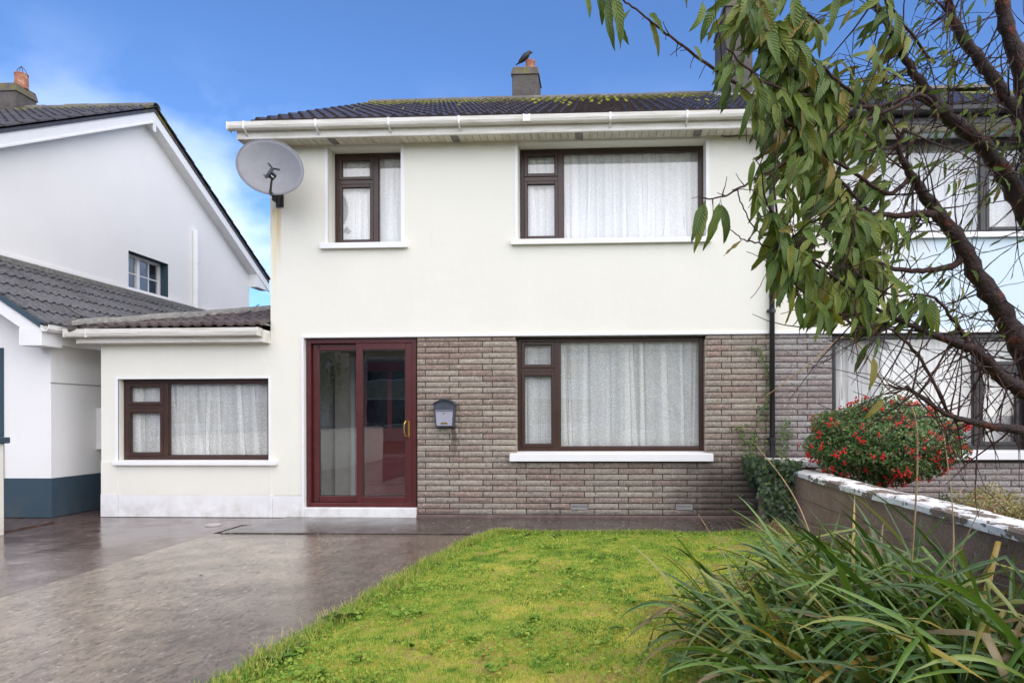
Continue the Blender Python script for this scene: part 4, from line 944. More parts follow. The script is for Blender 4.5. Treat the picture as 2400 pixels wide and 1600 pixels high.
# ---------------------------------------------------------------- jackdaw on the chimney pot
def bird():
    n = N('feather_black'); p = n.objc(); c = n.mix(n.noise(p, 40, 4), (.012, .010, .012), (.035, .028, .032)); M['feather_black'] = n.fin(c, .5, .4)
    base = Vector((2.905, 4.46, 8.235)); pts = [(-.20, -.115, .014), (-.15, -.085, .022), (-.10, -.045, .036), (-.05, .005, .056), (-.005, .05, .062), (.03, .085, .050), (.052, .112, .038), (.075, .125, .036), (.098, .122, .026), (.118, .114, .010), (.142, .105, .003)]
    sec = []
    n_ = 10; V = []; off = Vector((-.085, -.02, .0))
    for i, (x, z, r_) in enumerate(pts):
        a = pts[min(i+1, len(pts)-1)]; b = pts[max(i-1, 0)]; d = Vector((a[0]-b[0], 0, a[1]-b[1])).normalized(); u = Vector((-d.z, 0, d.x))
        for k in range(n_):
            t = 2*math.pi*k/n_; wd = 1.15 if i < 6 else .85
            hgt = .45 if i < 2 else 1.0
            V.append(base+off+Vector((x, 0, z+.04))+u*math.sin(t)*r_*hgt+Vector((0, 1, 0))*math.cos(t)*r_*wd)
    Fc = [(i*n_+k, i*n_+(k+1) % n_, (i+1)*n_+(k+1) % n_, (i+1)*n_+k) for i in range(len(pts)-1) for k in range(n_)]+[tuple(range(n_))[::-1], tuple(range((len(pts)-1)*n_, len(pts)*n_))]
    nv = len(V)
    for sx in (-.02, .02):      # legs down to the rim of the pot
        a = base+off+Vector((.0, sx, .055)); b = base+Vector((-.075, sx-.01, -.012))
        for q in (a, b):
            for k in range(4): V.append(q+Vector((.005*math.cos(k*1.57), .005*math.sin(k*1.57), 0)))
        s0 = len(V)-8; Fc += [(s0+k, s0+(k+1) % 4, s0+4+(k+1) % 4, s0+4+k) for k in range(4)]
    for sy in (-1, 1):          # folded wings
        w0 = len(V)
        for (x, z, dy) in ((.035, .10, .052), (.0, .06, .068), (-.07, .0, .060), (-.17, -.085, .026), (-.10, .005, .045), (-.02, .09, .055)): V.append(base+off+Vector((x, sy*dy, z+.04)))
        Fc.append(tuple(range(w0, w0+6)))
    m = mesh('crow', V, Fc, M['feather_black'], True); o = obj_of(m, 'crow'); tag(o, 'small black crow leaning on the rim of the terracotta chimney pot', 'bird')
bird()

# ---------------------------------------------------------------- cables and small fittings
def cable(label, pts, r, mat='black_plastic', name='cable'):
    # smooth the polyline
    P = [Vector(p) for p in pts]; Q = []
    for i in range(len(P)-1):
        p0, p1, p2, p3 = P[max(i-1, 0)], P[i], P[i+1], P[min(i+2, len(P)-1)]
        for s in range(6):
            t = s/6; Q.append(.5*((2*p1)+(p2-p0)*t+(2*p0-5*p1+4*p2-p3)*t*t+(3*p1-p0-3*p2+p3)*t**3))
    Q.append(P[-1]); o = MB().tube(Q, r, 6).obj(name, M[mat], None, smooth=True); return tag(o, label, 'cable')
def onp(px, py, y): d = ray(px, py); return CAM+d*((y-CAM.y)/d.y)
cz = 4.878
c1 = [(x, SF+.03, cz+random.uniform(-.003, .003)) for x in np.linspace(.1, 4.55, 14)]
c1 += [tuple(onp(1600, 299, SF+.03)), tuple(onp(1632, 297, SF+.03)), tuple(onp(1655, 296, SF+.03)), tuple(onp(1672, 307, -.16)), tuple(onp(1685, 316, -.03)), tuple(onp(1705, 320, -.012)), tuple(onp(1750, 317, -.012)), tuple(onp(1790, 314, -.012))]
cable('black cable sagging along the soffit above the upstairs windows', c1, .006)
rp = lambda px, py, y: tuple(onp(px, py, y))
cable('black cable trailing over the lean-to roof and ridge tiles', [rp(150, 715, .25), rp(190, 740, .1), rp(255, 749, .05), rp(300, 748, .15), rp(320, 743, .33), rp(345, 746, .22), rp(385, 754, .02), rp(420, 757, -.05), rp(470, 757, -.05), rp(525, 751, .05), rp(570, 737, .35), rp(600, 718, .75), rp(608, 713, .80)], .006)
ins = thing('line_insulator', (6.26, -.05, 4.80), 'small grey telephone line insulator hooked under the eaves by the downpipe', 'insulator')
ip = onp(1771, 309, -.10); i_ = MB(); i_.lathe([(.0, .05), (.02, .05), (.034, .02), (.034, -.02), (.022, -.03), (.0, -.03)], ip, 12); i_.obj('body', M['dark_metal'], ins, smooth=True)
i_ = MB(); i_.tube([ip+Vector((-.012, 0, -.02)), ip+Vector((-.006, 0, -.10))], .006, 6); i_.tube([ip+Vector((.012, 0, -.02)), ip+Vector((.010, 0, -.10))], .006, 6); i_.tube([ip+Vector((0, .1, .03)), ip+Vector((0, 0, .03))], .008, 6); i_.obj('prong', M['dark_metal'], ins)
i_ = MB(); i_.tube([ip+Vector((-.005, .02, -.1)), ip+Vector((-.02, .04, -.16)), ip+Vector((-.0, .06, -.22)), ip+Vector((.06, .08, -.24)), ip+Vector((.17, .08, -.21))], .0022, 5); i_.obj('wire', M['trim_white'], ins)
dcv = MB(); dcv.lathe([(0, .010), (.085, .010), (.09, .006), (.09, -.01)], (-.493, -.642, 0), 20); o = dcv.obj('drain_cover', M['pvc_grey']); tag(o, 'round pale drain cover flush in the wet concrete by the side plinth', 'drain cover')
wr = cable('thin grey wire sticking out of the brick beside the ivy', [rp(1764, 1181, -.3), rp(1745, 1173, -.2), rp(1733, 1166, -.05), rp(1736, 1163, -.01), rp(1742, 1160, .0)], .004, 'steel', 'wire')
# ---------------------------------------------------------------- value noise for planting
_tab = rng.random((64, 64))
def vn(x, y, s):
    x = np.asarray(x)*s; y = np.asarray(y)*s; xi = np.floor(x).astype(int); yi = np.floor(y).astype(int); fx = x-xi; fy = y-yi
    fx = fx*fx*(3-2*fx); fy = fy*fy*(3-2*fy); g = lambda a, b: _tab[a % 64, b % 64]
    return (g(xi, yi)*(1-fx)+g(xi+1, yi)*fx)*(1-fy)+(g(xi, yi+1)*(1-fx)+g(xi+1, yi+1)*fx)*fy
ey = np.array([e[1] for e in EDGE])[::-1]; exs = np.array([e[0] for e in EDGE])[::-1]
def edge_x(y): return np.interp(y, ey, exs)
def wall_x(y): return 6.445 + (np.asarray(y)+.98)*(-.0242)
def lawn_z(x, y):
    d = np.minimum(np.asarray(x)-edge_x(y), -1.22-np.asarray(y)); return .012+.035*np.clip(d/.5, 0, 1)+.03*(vn(x, y, 1.1)-.5)*np.clip(d/.6, 0, 1)

# ---------------------------------------------------------------- lawn
def lawn_mat():
    n = N('lawn_ground'); p = n.pos()
    c = n.mix(n.ramp(n.noise(p, 2.2, 5, .6), (.38, 0), (.65, 1)), (.26, .34, .05), (.52, .48, .09))
    c = n.mix(n.ramp(n.noise(p, 26, 4), (.55, 0), (.8, .6)), c, (.09, .08, .025)); n.bump(n.noise(p, 55, 4), .02); M['lawn_ground'] = n.fin(c, .95, .1)
    n = N('grass'); t = n.attr('tone')
    c = n.ramp(t, (0, (.07, .19, .03)), (.24, (.18, .36, .05)), (.50, (.36, .48, .07)), (.70, (.60, .56, .11)), (.86, (.66, .54, .20)), (1, (.55, .40, .22)))
    c = n.mix(n.math('MULTIPLY', n.island(), .35), c, n.mix(.5, c, (.10, .17, .02)))
    n.b.inputs['Subsurface Weight'].default_value = 0; tl = n.n('BsdfTranslucent'); n.set(tl.inputs[0], c)
    mx = n.n('MixShader'); mx.inputs[0].default_value = .38; n.t.links.new(n.b.outputs[0], mx.inputs[1]); n.t.links.new(tl.outputs[0], mx.inputs[2]); n.t.links.new(mx.outputs[0], n.out.inputs[0])
    M['grass'] = n.fin(c, .55, .3)
lawn_mat()
ys_ = np.linspace(-9.2, -1.23, 90); K = 60; V = []
for yv in ys_:
    xs_ = np.linspace(edge_x(yv), wall_x(yv), K); V.append(np.stack([xs_, np.full(K, yv), lawn_z(xs_, yv)], 1))
V = np.concatenate(V); i = np.arange(K-1); Fc = np.concatenate([np.stack([i+j*K, i+1+j*K, i+1+(j+1)*K, i+(j+1)*K], 1) for j in range(89)])
lawn = obj_of(np_mesh('lawn', V, Fc, M['lawn_ground'], 4, smooth=True), 'lawn'); lawn['kind'] = 'structure'
def scatter(n, y0=-6.4, y1=-1.2):
    # more blades where the view is close
    u = rng.random(n); y = y1 + (y0-y1)*u**.82; a = edge_x(y)-.03; b = wall_x(y); x = a+(b-a)*rng.random(n); return x, y
def in_view(x, y, z=.05, m=60):
    dx = x-CAM.x; dy = y-CAM.y; f = dx*FW.x+dy*FW.y; r_ = dx*RT.x+dy*RT.y; px = PX+F*r_/f; py = PY+F*(CAM.z-z)/f
    return (px > -m) & (px < 2400+m) & (py < 1600+m+60) & (f > .5)
def blades(n, hmin, hmax, width, tone_fn, lean=.6, region=None):
    x, y = scatter(n) if region is None else region(n)
    k = in_view(x, y); x, y = x[k], y[k]; n = len(x); z = lawn_z(x, y)-.004
    h = rng.uniform(hmin, hmax, n)*(0.75+.6*vn(x, y, 3.1)); az = rng.uniform(0, 2*np.pi, n); ln = rng.uniform(.1, lean, n)*h
    fa = az+rng.uniform(-.9, .9, n)+np.pi/2; w = width*rng.uniform(.6, 1.2, n)/2
    cx, cy = np.cos(fa)*w, np.sin(fa)*w; dx, dy = np.cos(az)*ln, np.sin(az)*ln
    b0 = np.stack([x-cx, y-cy, z], 1); b1 = np.stack([x+cx, y+cy, z], 1); m0 = np.stack([x-cx*.8+dx*.35, y-cy*.8+dy*.35, z+h*.6], 1); m1 = np.stack([x+cx*.8+dx*.35, y+cy*.8+dy*.35, z+h*.6], 1); t = np.stack([x+dx, y+dy, z+h], 1)
    V = np.stack([b0, b1, m1, m0, t], 1).reshape(-1, 3); o = np.arange(n)*5
    T = np.concatenate([np.stack([o, o+1, o+2], 1), np.stack([o, o+2, o+3], 1), np.stack([o+3, o+2, o+4], 1)])
    tone = np.repeat(np.clip(tone_fn(x, y, n), 0, 1), 5); return V, T, tone
def tone_g(x, y, n):
    d = np.clip((x-edge_x(y))/.35, 0, 1)
    a = vn(x, y, .9)*.28+vn(x+7, y+3, 2.3)*.36+vn(x+1, y+9, 7.5)*.55+vn(x+4, y+2, 17.)*.5-.2; r_ = rng.normal(0, .10, n)
    return (.16+(a-.65)*1.5+.36)*(0.55+.45*d)+r_ + np.where(rng.random(n) < .07, .35, 0)
parts = [blades(230000, .010, .022, .0042, tone_g), blades(15000, .020, .040, .0045, lambda x, y, n: tone_g(x, y, n)*.6+.02)]
def edge_reg(n):
    y = rng.uniform(-5.9, -1.2, n); return edge_x(y)+rng.normal(.05, .055, n), y
def back_reg(n):
    x = rng.uniform(3.0, 6.4, n); return x, -1.25+rng.normal(-.03, .035, n)
parts += [blades(9000, .03, .08, .005, lambda x, y, n: rng.uniform(.05, 1, n)*.9, 1.0, edge_reg), blades(6000, .03, .075, .005, lambda x, y, n: rng.uniform(.0, .75, n), 1.0, back_reg)]
def merge(parts):
    Vs, Ts, As, off = [], [], [], 0
    for V, T, A in parts: Vs.append(V); Ts.append(T+off); As.append(A); off += len(V)
    return np.concatenate(Vs), np.concatenate(Ts), np.concatenate(As)
V, T, A = merge(parts)
g = obj_of(np_mesh('grass', V, T, M['grass'], 3, {'tone': A}), 'grass'); tag(g, 'short yellow green mossy grass covering the front lawn', 'grass', kind='stuff')
# clover and small broad leaves in the turf
n_ = 26000; x, y = scatter(n_); k = in_view(x, y) & ((vn(x+3, y+5, 1.7) > .5) | (x-edge_x(y) < .35) | (y > -1.7)); x, y = x[k], y[k]; n_ = len(x)
z = lawn_z(x, y)+rng.uniform(.012, .034, n_); r_ = rng.uniform(.005, .012, n_); az = rng.uniform(0, 6.28, n_); VV = []
for q in range(5):
    t = az+q*2*np.pi/5; VV.append(np.stack([x+np.cos(t)*r_, y+np.sin(t)*r_*.9, z+rng.uniform(-.007, .007, n_)], 1))
V = np.stack(VV, 1).reshape(-1, 3); o = np.arange(n_)*5; T = np.concatenate([np.stack([o, o+1, o+2], 1), np.stack([o, o+2, o+3], 1), np.stack([o, o+3, o+4], 1)])
cl = []
for _ in range(110):
    cx, cy = scatter(1); cx, cy = float(cx[0]), float(cy[0]); k = rng.integers(10, 34); rr = np.abs(rng.normal(0, .045, k)); t = rng.uniform(0, 6.28, k)
    xx = cx+np.cos(t)*rr; yy = cy+np.sin(t)*rr; r2 = rng.uniform(.010, .022, k); az2 = rng.uniform(0, 6.28, k); zz = lawn_z(xx, yy)+rng.uniform(.018, .042, k)
    cl.append(np.stack([np.stack([xx+np.cos(az2+q*2*np.pi/5)*r2, yy+np.sin(az2+q*2*np.pi/5)*r2*(.6 if q % 2 else 1), zz+rng.uniform(-.01, .01, k)], 1) for q in range(5)], 1).reshape(-1, 3))
V = np.concatenate([V]+cl); n_ = len(V)//5; o = np.arange(n_)*5; T = np.concatenate([np.stack([o, o+1, o+2], 1), np.stack([o, o+2, o+3], 1), np.stack([o, o+3, o+4], 1)])
g = obj_of(np_mesh('clover', V, T, M['grass'], 3, {'tone': np.repeat(np.clip(rng.normal(.38, .12, n_), 0, 1), 5)}), 'clover'); tag(g, 'tiny green clover leaves spread through the lawn and along its edges', 'clover', kind='stuff')

# ---------------------------------------------------------------- leaf materials
def leaf_mat(name, cols, under, rough=.4, vein=True, gloss=.45, trans=.25):
    n = N(name); r_ = n.rnd() if name != 'x' else 0
    rr = n.math('FRACT', n.math('ADD', n.rnd(), n.island()))
    c = n.ramp(rr, *cols)
    if vein:
        u, v = n.attr('lu'), n.attr('lv'); av = n.math('ABSOLUTE', v)
        mid = n.sstep(av, .14, .04)
        side = n.math('SINE', n.math('MULTIPLY', n.math('SUBTRACT', n.math('MULTIPLY', u, 11.0), n.math('MULTIPLY', av, 1.9)), 6.283))
        c = n.mix(n.math('MULTIPLY', mid, .5), c, (.30, .27, .09))
        c = n.mix(n.math('MULTIPLY', n.ramp(side, (.80, 0), (.98, 1)), .13), c, (.20, .22, .07))
        p = n.objc(); bl = n.ramp(n.noise(p, 46, 4, .7), (.63, 0), (.70, 1))
        c = n.mix(n.math('MULTIPLY', bl, .75), c, (.16, .09, .03))
        n.bump(n.math('ADD', side, n.math('MULTIPLY', mid, -2.5)), .0012, .7)
    else: n.bump(n.noise(n.objc(), 60, 2), .002)
    bf = n.n('NewGeometry').outputs['Backfacing']
    c = n.mix(n.math('MULTIPLY', bf, under[1]), c, under[0])
    tl = n.n('BsdfTranslucent'); n.set(tl.inputs[0], n.mix(.5, c, (.20, .24, .02))); mx = n.n('MixShader'); mx.inputs[0].default_value = trans
    n.t.links.new(n.b.outputs[0], mx.inputs[1]); n.t.links.new(tl.outputs[0], mx.inputs[2]); n.t.links.new(mx.outputs[0], n.out.inputs[0])
    M[name] = n.fin(c, rough, gloss); return M[name]
leaf_mat('tree_leaf', [(0, (.045, .10, .012)), (.35, (.080, .15, .018)), (.62, (.13, .20, .022)), (.82, (.20, .24, .035)), (.93, (.24, .20, .03)), (1, (.20, .13, .03))], ((.30, .32, .20), .75), .38, True, .45)
leaf_mat('strap_leaf', [(0, (.014, .048, .010)), (.30, (.045, .125, .016)), (.62, (.14, .27, .030)), (.78, (.24, .30, .06)), (.86, (.44, .38, .08)), (.91, (.50, .31, .04)), (.95, (.22, .11, .05)), (1, (.36, .25, .14))], ((.1, .16, .05), .3), .30, False, .55, .2)
leaf_mat('ivy_leaf', [(0, (.010, .028, .012)), (.55, (.018, .050, .018)), (.85, (.04, .085, .025)), (1, (.16, .18, .03))], ((.06, .10, .04), .5), .35, False, .5, .12)
leaf_mat('ivy_young', [(0, (.035, .08, .02)), (.5, (.07, .13, .03)), (1, (.18, .22, .05))], ((.1, .15, .05), .5), .4, False, .4, .2)
leaf_mat('shrub_leaf', [(0, (.035, .085, .022)), (.45, (.070, .15, .032)), (.75, (.13, .22, .055)), (.90, (.20, .23, .08)), (1, (.28, .14, .06))], ((.15, .19, .11), .55), .38, False, .45, .2)
leaf_mat('cream_leaf', [(0, (.30, .28, .10)), (.4, (.46, .42, .18)), (.7, (.22, .22, .06)), (.88, (.46, .26, .16)), (1, (.34, .15, .09))], ((.4, .36, .2), .4), .5, False, .3, .2)
leaf_mat('weed_leaf', [(0, (.030, .075, .015)), (.6, (.06, .13, .025)), (1, (.10, .16, .06))], ((.10, .15, .07), .5), .5, False, .3, .2)
leaf_mat('dead_leaf', [(0, (.030, .018, .010)), (.4, (.08, .04, .015)), (.8, (.16, .075, .03)), (1, (.05, .06, .02))], ((.2, .15, .09), .4), .6, False, .3, .1)
def bark(name, a, b, peel, amt):
    n = N(name); p = n.pos()
    c = n.mix(n.noise(n.scale(p, (1, 1, 1)), 45, 5, .7), a, b)
    c = n.mix(n.math('MULTIPLY', n.ramp(n.noise(p, 16, 5, .7), (.56, 0), (.66, 1)), amt), c, peel)
    n.bump(n.math('ADD', n.noise(p, 75, 4, .7), n.math('MULTIPLY', n.noise(p, 22, 3), 1.4)), .012, .9); M[name] = n.fin(c, .55, .3)
bark('cherry_bark', (.010, .005, .005), (.045, .022, .017), (.20, .042, .018), .6)
bark('twig_bark', (.022, .009, .008), (.065, .028, .022), (.10, .035, .025), .5)
bark('stem_bark', (.03, .022, .015), (.07, .05, .035), (.1, .08, .05), .4)
plain('berry_red', (.55, .020, .012), .25, .25, 20)
plain('straw', (.36, .24, .12), .7, .3, 8)

# ---------------------------------------------------------------- foreground tree
TREE_BASE = pix(2640, 1560, 2.55); TREE_BASE.z = 0.0
tree = thing('cherry_tree', TREE_BASE, 'leafy cherry tree with dark peeling bark and drooping leaves in front of the adjoining house', 'tree')
def spl(P, sub=5):
    P = [(Vector(p), r_) for p, r_ in P]; Q = []; Rr = []
    for i in range(len(P)-1):
        p0, p1, p2, p3 = P[max(i-1, 0)][0], P[i][0], P[i+1][0], P[min(i+2, len(P)-1)][0]
        for s in range(sub):
            t = s/sub; Q.append(.5*((2*p1)+(p2-p0)*t+(2*p0-5*p1+4*p2-p3)*t*t+(3*p1-p0-3*p2+p3)*t**3)); Rr.append(P[i][1]*(1-t)+P[i+1][1]*t)
    Q.append(P[-1][0]); Rr.append(P[-1][1]); return Q, Rr
def limb(pts):        # (px,py,depth,width px) -> world spline
    return spl([(pix(x, y, d), w*.78/2/F*d) for x, y, d, w in pts])
LIMBS = {
 'A': [(2560, 1180, 2.60, 95), (2470, 985, 2.60, 80), (2400, 830, 2.58, 66), (2355, 735, 2.56, 58), (2294, 648, 2.54, 50), (2258, 577, 2.52, 46), (2202, 505, 2.50, 40), (2161, 449, 2.48, 32), (2131, 403, 2.46, 24), (2108, 350, 2.44, 15), (2120, 300, 2.42, 9)],
 'B': [(2540, 800, 2.75, 80), (2470, 610, 2.72, 66), (2400, 492, 2.70, 56), (2355, 408, 2.68, 50), (2314, 357, 2.66, 46), (2258, 301, 2.64, 44), (2212, 265, 2.62, 38), (2166, 204, 2.60, 30), (2131, 153, 2.58, 24), (2090, 77, 2.56, 20), (2049, 0, 2.54, 18), (2010, -90, 2.52, 14)],
 'C': [(2540, 800, 2.75, 80), (2500, 560, 2.60, 70), (2450, 350, 2.52, 60), (2400, 204, 2.48, 50), (2365, 77, 2.46, 44), (2345, 0, 2.45, 40), (2320, -120, 2.44, 34)],
 'D': [(2500, 560, 2.60, 60), (2440, 380, 2.66, 46), (2400, 300, 2.70, 40), (2350, 214, 2.70, 38), (2314, 168, 2.70, 36), (2284, 128, 2.69, 34), (2238, 56, 2.68, 28), (2222, 0, 2.67, 24), (2200, -100, 2.66, 18)],
 'M': [(2470, 985, 2.60, 66), (2400, 918, 2.52, 46), (2349, 883, 2.48, 40), (2314, 845, 2.46, 34), (2279, 817, 2.44, 30), (2226, 799, 2.40, 24), (2156, 771, 2.34, 17), (2085, 740, 2.28, 13), (2034, 709, 2.24, 11), (1967, 658, 2.2, 10), (1896, 607, 2.15, 8), (1840, 551, 2.1, 7), (1804, 490, 2.08, 5)],
 'L': [(2500, 1040, 2.55, 50), (2400, 1010, 2.46, 30), (2331, 1001, 2.42, 24), (2279, 988, 2.40, 18), (2226, 974, 2.37, 15), (2191, 953, 2.35, 12), (2152, 925, 2.32, 10), (2124, 904, 2.3, 9)],
}
BR = {
 'A1': [(2202, 505, 2.50, 26), (2166, 500, 2.47, 22), (2115, 505, 2.44, 18), (2059, 502, 2.4, 14), (2023, 495, 2.36, 11), (1975, 470, 2.3, 8)],
 'A2': [(2250, 600, 2.53, 24), (2238, 622, 2.52, 20), (2176, 633, 2.48, 17), (2110, 633, 2.43, 14), (2059, 617, 2.40, 12), (2034, 597, 2.37, 11), (2018, 556, 2.33, 9), (1998, 510, 2.28, 7), (1985, 460, 2.25, 5)],
 'N': [(2212, 262, 2.62, 20), (2141, 230, 2.5, 14), (2059, 250, 2.42, 11), (1977, 245, 2.34, 11), (1916, 232, 2.28, 10), (1865, 219, 2.22, 9), (1794, 194, 2.15, 8), (1748, 158, 2.1, 7), (1702, 112, 2.06, 5)],
 'O': [(2200, 262, 2.6, 18), (2156, 222, 2.5, 12), (2090, 255, 2.42, 11), (2018, 286, 2.35, 10), (1927, 327, 2.28, 9), (1855, 372, 2.22, 8), (1794, 408, 2.18, 7), (1733, 441, 2.14, 6), (1692, 462, 2.10, 5), (1646, 464, 2.08, 4)],
 'R': [(2131, 420, 2.47, 16), (2080, 455, 2.42, 12), (2010, 410, 2.36, 11), (1927, 357, 2.28, 12), (1886, 316, 2.25, 12), (1819, 265, 2.20, 12), (1779, 242, 2.17, 11), (1728, 199, 2.13, 11), (1671, 161, 2.10, 10), (1600, 108, 2.06, 8), (1551, 71, 2.04, 7), (1500, 30, 2.02, 6), (1459, -4, 2.0, 6), (1410, -50, 1.98, 5)],
 'Q': [(2090, 300, 2.50, 14), (2020, 240, 2.40, 12), (1967, 194, 2.32, 11), (1927, 158, 2.28, 11), (1886, 122, 2.24, 10), (1845, 87, 2.20, 10), (1799, 36, 2.16, 9), (1770, -20, 2.14, 7)],
 'P': [(2040, 500, 2.40, 12), (1985, 440, 2.34, 10), (1950, 400, 2.3, 10), (1906, 327, 2.26, 9), (1870, 240, 2.24, 8), (1835, 128, 2.2, 7), (1800, 40, 2.18, 6), (1745, -30, 2.15, 5)],
 'S': [(2085, 740, 2.28, 10), (2020, 770, 2.2, 8), (1950, 720, 2.16, 7), (1890, 690, 2.12, 6), (1840, 640, 2.1, 5), (1800, 590, 2.08, 4)],
 'T': [(1927, 60, 2.25, 8), (1880, 20, 2.2, 8), (1840, -30, 2.18, 7)],
 'U': [(2279, 817, 2.44, 14), (2240, 760, 2.4, 11), (2200, 705, 2.36, 9), (2150, 690, 2.32, 7), (2085, 690, 2.28, 6), (2020, 650, 2.24, 5), (1960, 600, 2.2, 4)],
 'W': [(2226, 974, 2.37, 9), (2170, 860, 2.35, 10), (2120, 800, 2.32, 9), (2080, 770, 2.28, 7), (2045, 800, 2.24, 5), (2010, 860, 2.2, 4)],
 'X': [(1730, 445, 2.14, 4), (1738, 480, 2.12, 4), (1765, 530, 2.1, 4), (1790, 560, 2.1, 3)],
 'Y': [(1896, 607, 2.15, 6), (1830, 590, 2.1, 5), (1778, 570, 2.08, 5), (1745, 563, 2.06, 4), (1715, 540, 2.05, 3), (1706, 525, 2.05, 3)],
 'Z': [(2190, 150, 2.6, 10), (2120, 60, 2.5, 8), (2060, -20, 2.45, 7)],
}
tk = MB(); paths = {}
q, r_ = spl([(TREE_BASE+Vector((0, 0, -.05)), .11), (TREE_BASE+Vector((-.01, 0, .25)), .10), (pix(2560, 1180, 2.60), .085), (pix(2540, 800, 2.75), .065)]); tk.tube(q, r_, 12)
for k, l in LIMBS.items():
    q, r_ = limb(l); q = [p+Vector((random.uniform(-1, 1), random.uniform(-1, 1), random.uniform(-1, 1)))*rr*.22 for p, rr in zip(q, r_)]; paths[k] = (q, r_)
    r_ = [max(.002, x*(1+.16*math.sin(i*2.1+len(k))*random.uniform(.3, 1))) for i, x in enumerate(r_)]; tk.tube(q, r_, 10)
tk.obj('trunk', M['cherry_bark'], tree, smooth=True)
for k, l in BR.items():
    q, r_ = limb(l); q = [p+Vector((random.uniform(-1, 1), random.uniform(-1, 1), random.uniform(-1, 1)))*.003 for p in q]; paths[k] = (q, r_)
    b = MB(); b.tube(q, [max(x, .0016) for x in r_], 7); b.obj('branch', M['twig_bark'], tree, smooth=True)
# fine twigs
tw = MB(); twigs = []
def add_twig(p, d, L, r0, bend):
    P = [p]; n = 7
    for i in range(n):
        d = (d+Vector((random.uniform(-1, 1), random.uniform(-1, 1), random.uniform(-1, 1)))*.16+bend*.10).normalized(); P.append(P[-1]+d*L/n)
    e_ = P[-1]; f_ = (e_-CAM).dot(FW); ex_ = PX+F*(e_-CAM).dot(RT)/f_; ey_ = PY-F*(e_-CAM).dot(UP)/f_
    if ex_ < 1745 and (ey_ > 225 or ex_ < 1600) : P = [p+(q_-p)*.25 for q_ in P]
    tw.tube(P, [max(.0011, r0*(1-i/n*.75)) for i in range(n+1)], 5); return P
for k in 'ABCDML':
    q, r_ = paths[k]
    for i in range(6, len(q)-1):
        for _ in range(random.choice((1, 1, 2, 2, 3))):
            side = -RT*random.uniform(-.5, 1.0)+UP*random.uniform(-1, 1)+FW*random.uniform(-.5, .5)
            t = add_twig(q[i], side.normalized(), random.uniform(.12, .42), random.uniform(.0020, .0042), UP*random.uniform(-.6, .9)); twigs.append(t)
            if random.random() < .6:
                j = random.randint(2, 5); twigs.append(add_twig(t[j], (t[j+1]-t[j]).normalized()+Vector((random.uniform(-1, 1), random.uniform(-1, 1), random.uniform(-1, 1)))*.7, random.uniform(.08, .22), .0018, UP*.4))
for k in ('A1', 'A2', 'N', 'O', 'R', 'Q', 'P', 'S', 'U', 'W'):
    q, r_ = paths[k]
    for i in range(4, len(q)-2):
        if random.random() < .5:
            side = -RT*random.uniform(-.3, 1.0)+UP*random.uniform(-1, .8)+FW*random.uniform(-.6, .6)
            twigs.append(add_twig(q[i], side.normalized(), random.uniform(.08, .26), random.uniform(.0014, .0026), UP*random.uniform(-.8, .3)))
tw.obj('twigs', M['twig_bark'], tree, smooth=True)['kind'] = 'stuff'
# leaves: ten curled lance shapes
def leaf_shape(seed, wid=.215, n=10):
    r_ = random.Random(seed); V = []; U = []; W = []
    curl = r_.uniform(.25, 1.15); fold = r_.uniform(.15, .75); twist = r_.uniform(-.7, .7); wav = r_.uniform(.01, .03); side = r_.uniform(-.12, .12)
    y = 0; z = 0; ang = 0
    st = .10
    V.append((-.004, 0, 0)); V.append((0, 0, 0)); V.append((.004, 0, 0)); U += [0, 0, 0]; W += [-1, 0, 1]
    y = st; 
    for i in range(n+1):
        t = i/n; w = wid*.5*(math.sin(math.pi*min(1, t**.78*.985+.015))**.85)*(1-.15*t)+.002
        ang = -curl*t*t; tw_ = twist*t
        cx = side*math.sin(t*2.2)
        for s in (-1, 0, 1):
            lx = s*w; lz = abs(s)*w*fold + wav*math.sin(t*17+s*2)*(abs(s)); xx = lx*math.cos(tw_)-lz*math.sin(tw_)*.8; zz = lz*math.cos(tw_)+lx*math.sin(tw_)
            ser = (r_.uniform(-.007, .007) if s and 0 < i < n else 0)
            V.append((cx+xx+ser*s, y, z+zz)); U.append(t); W.append(s)
        y += (1-st)/n*math.cos(ang); z += (1-st)/n*math.sin(ang)
    Fc = []
    for i in range(n+1):
        a = i*3; Fc += [(a, a+1, a+4, a+3), (a+1, a+2, a+5, a+4)]
    return V, Fc, U, W
SH = [leaf_shape(s, .15+.009*(s*7 % 12)) for s in range(12)]
LM = []
for V, Fc, U, W in SH:
    m = mesh('leaf', V, Fc, M['tree_leaf'], True)
    for nm, a in (('lu', U), ('lv', W)): at_ = m.attributes.new(nm, 'FLOAT', 'POINT'); at_.data.foreach_set('value', a)
    LM.append(m)
leafq = []
def put_leaf(p, d, L, face=None):
    d = d.normalized(); f = face if face is not None else (-FW+Vector((random.uniform(-1, 1), random.uniform(-1, 1), random.uniform(-1, 1)))*.75+UP*.35)
    x = d.cross(f); x = x.normalized() if x.length > 1e-4 else d.orthogonal().normalized(); zz = x.cross(d)
    leafq.append((Matrix(((x.x*L, d.x*L, zz.x*L, p.x), (x.y*L, d.y*L, zz.y*L, p.y), (x.z*L, d.z*L, zz.z*L, p.z), (0, 0, 0, 1))), random.randrange(12), L))
def pleaf(bx, by, tx, ty, dep):          # a leaf seen in the photograph from base to tip
    a = pix(bx, by, dep); b = pix(tx, ty, dep+random.uniform(-.05, .03)); put_leaf(a, b-a, (b-a).length, -FW+Vector((random.uniform(-.6, .6), random.uniform(-.3, .3), random.uniform(-.2, .5))))
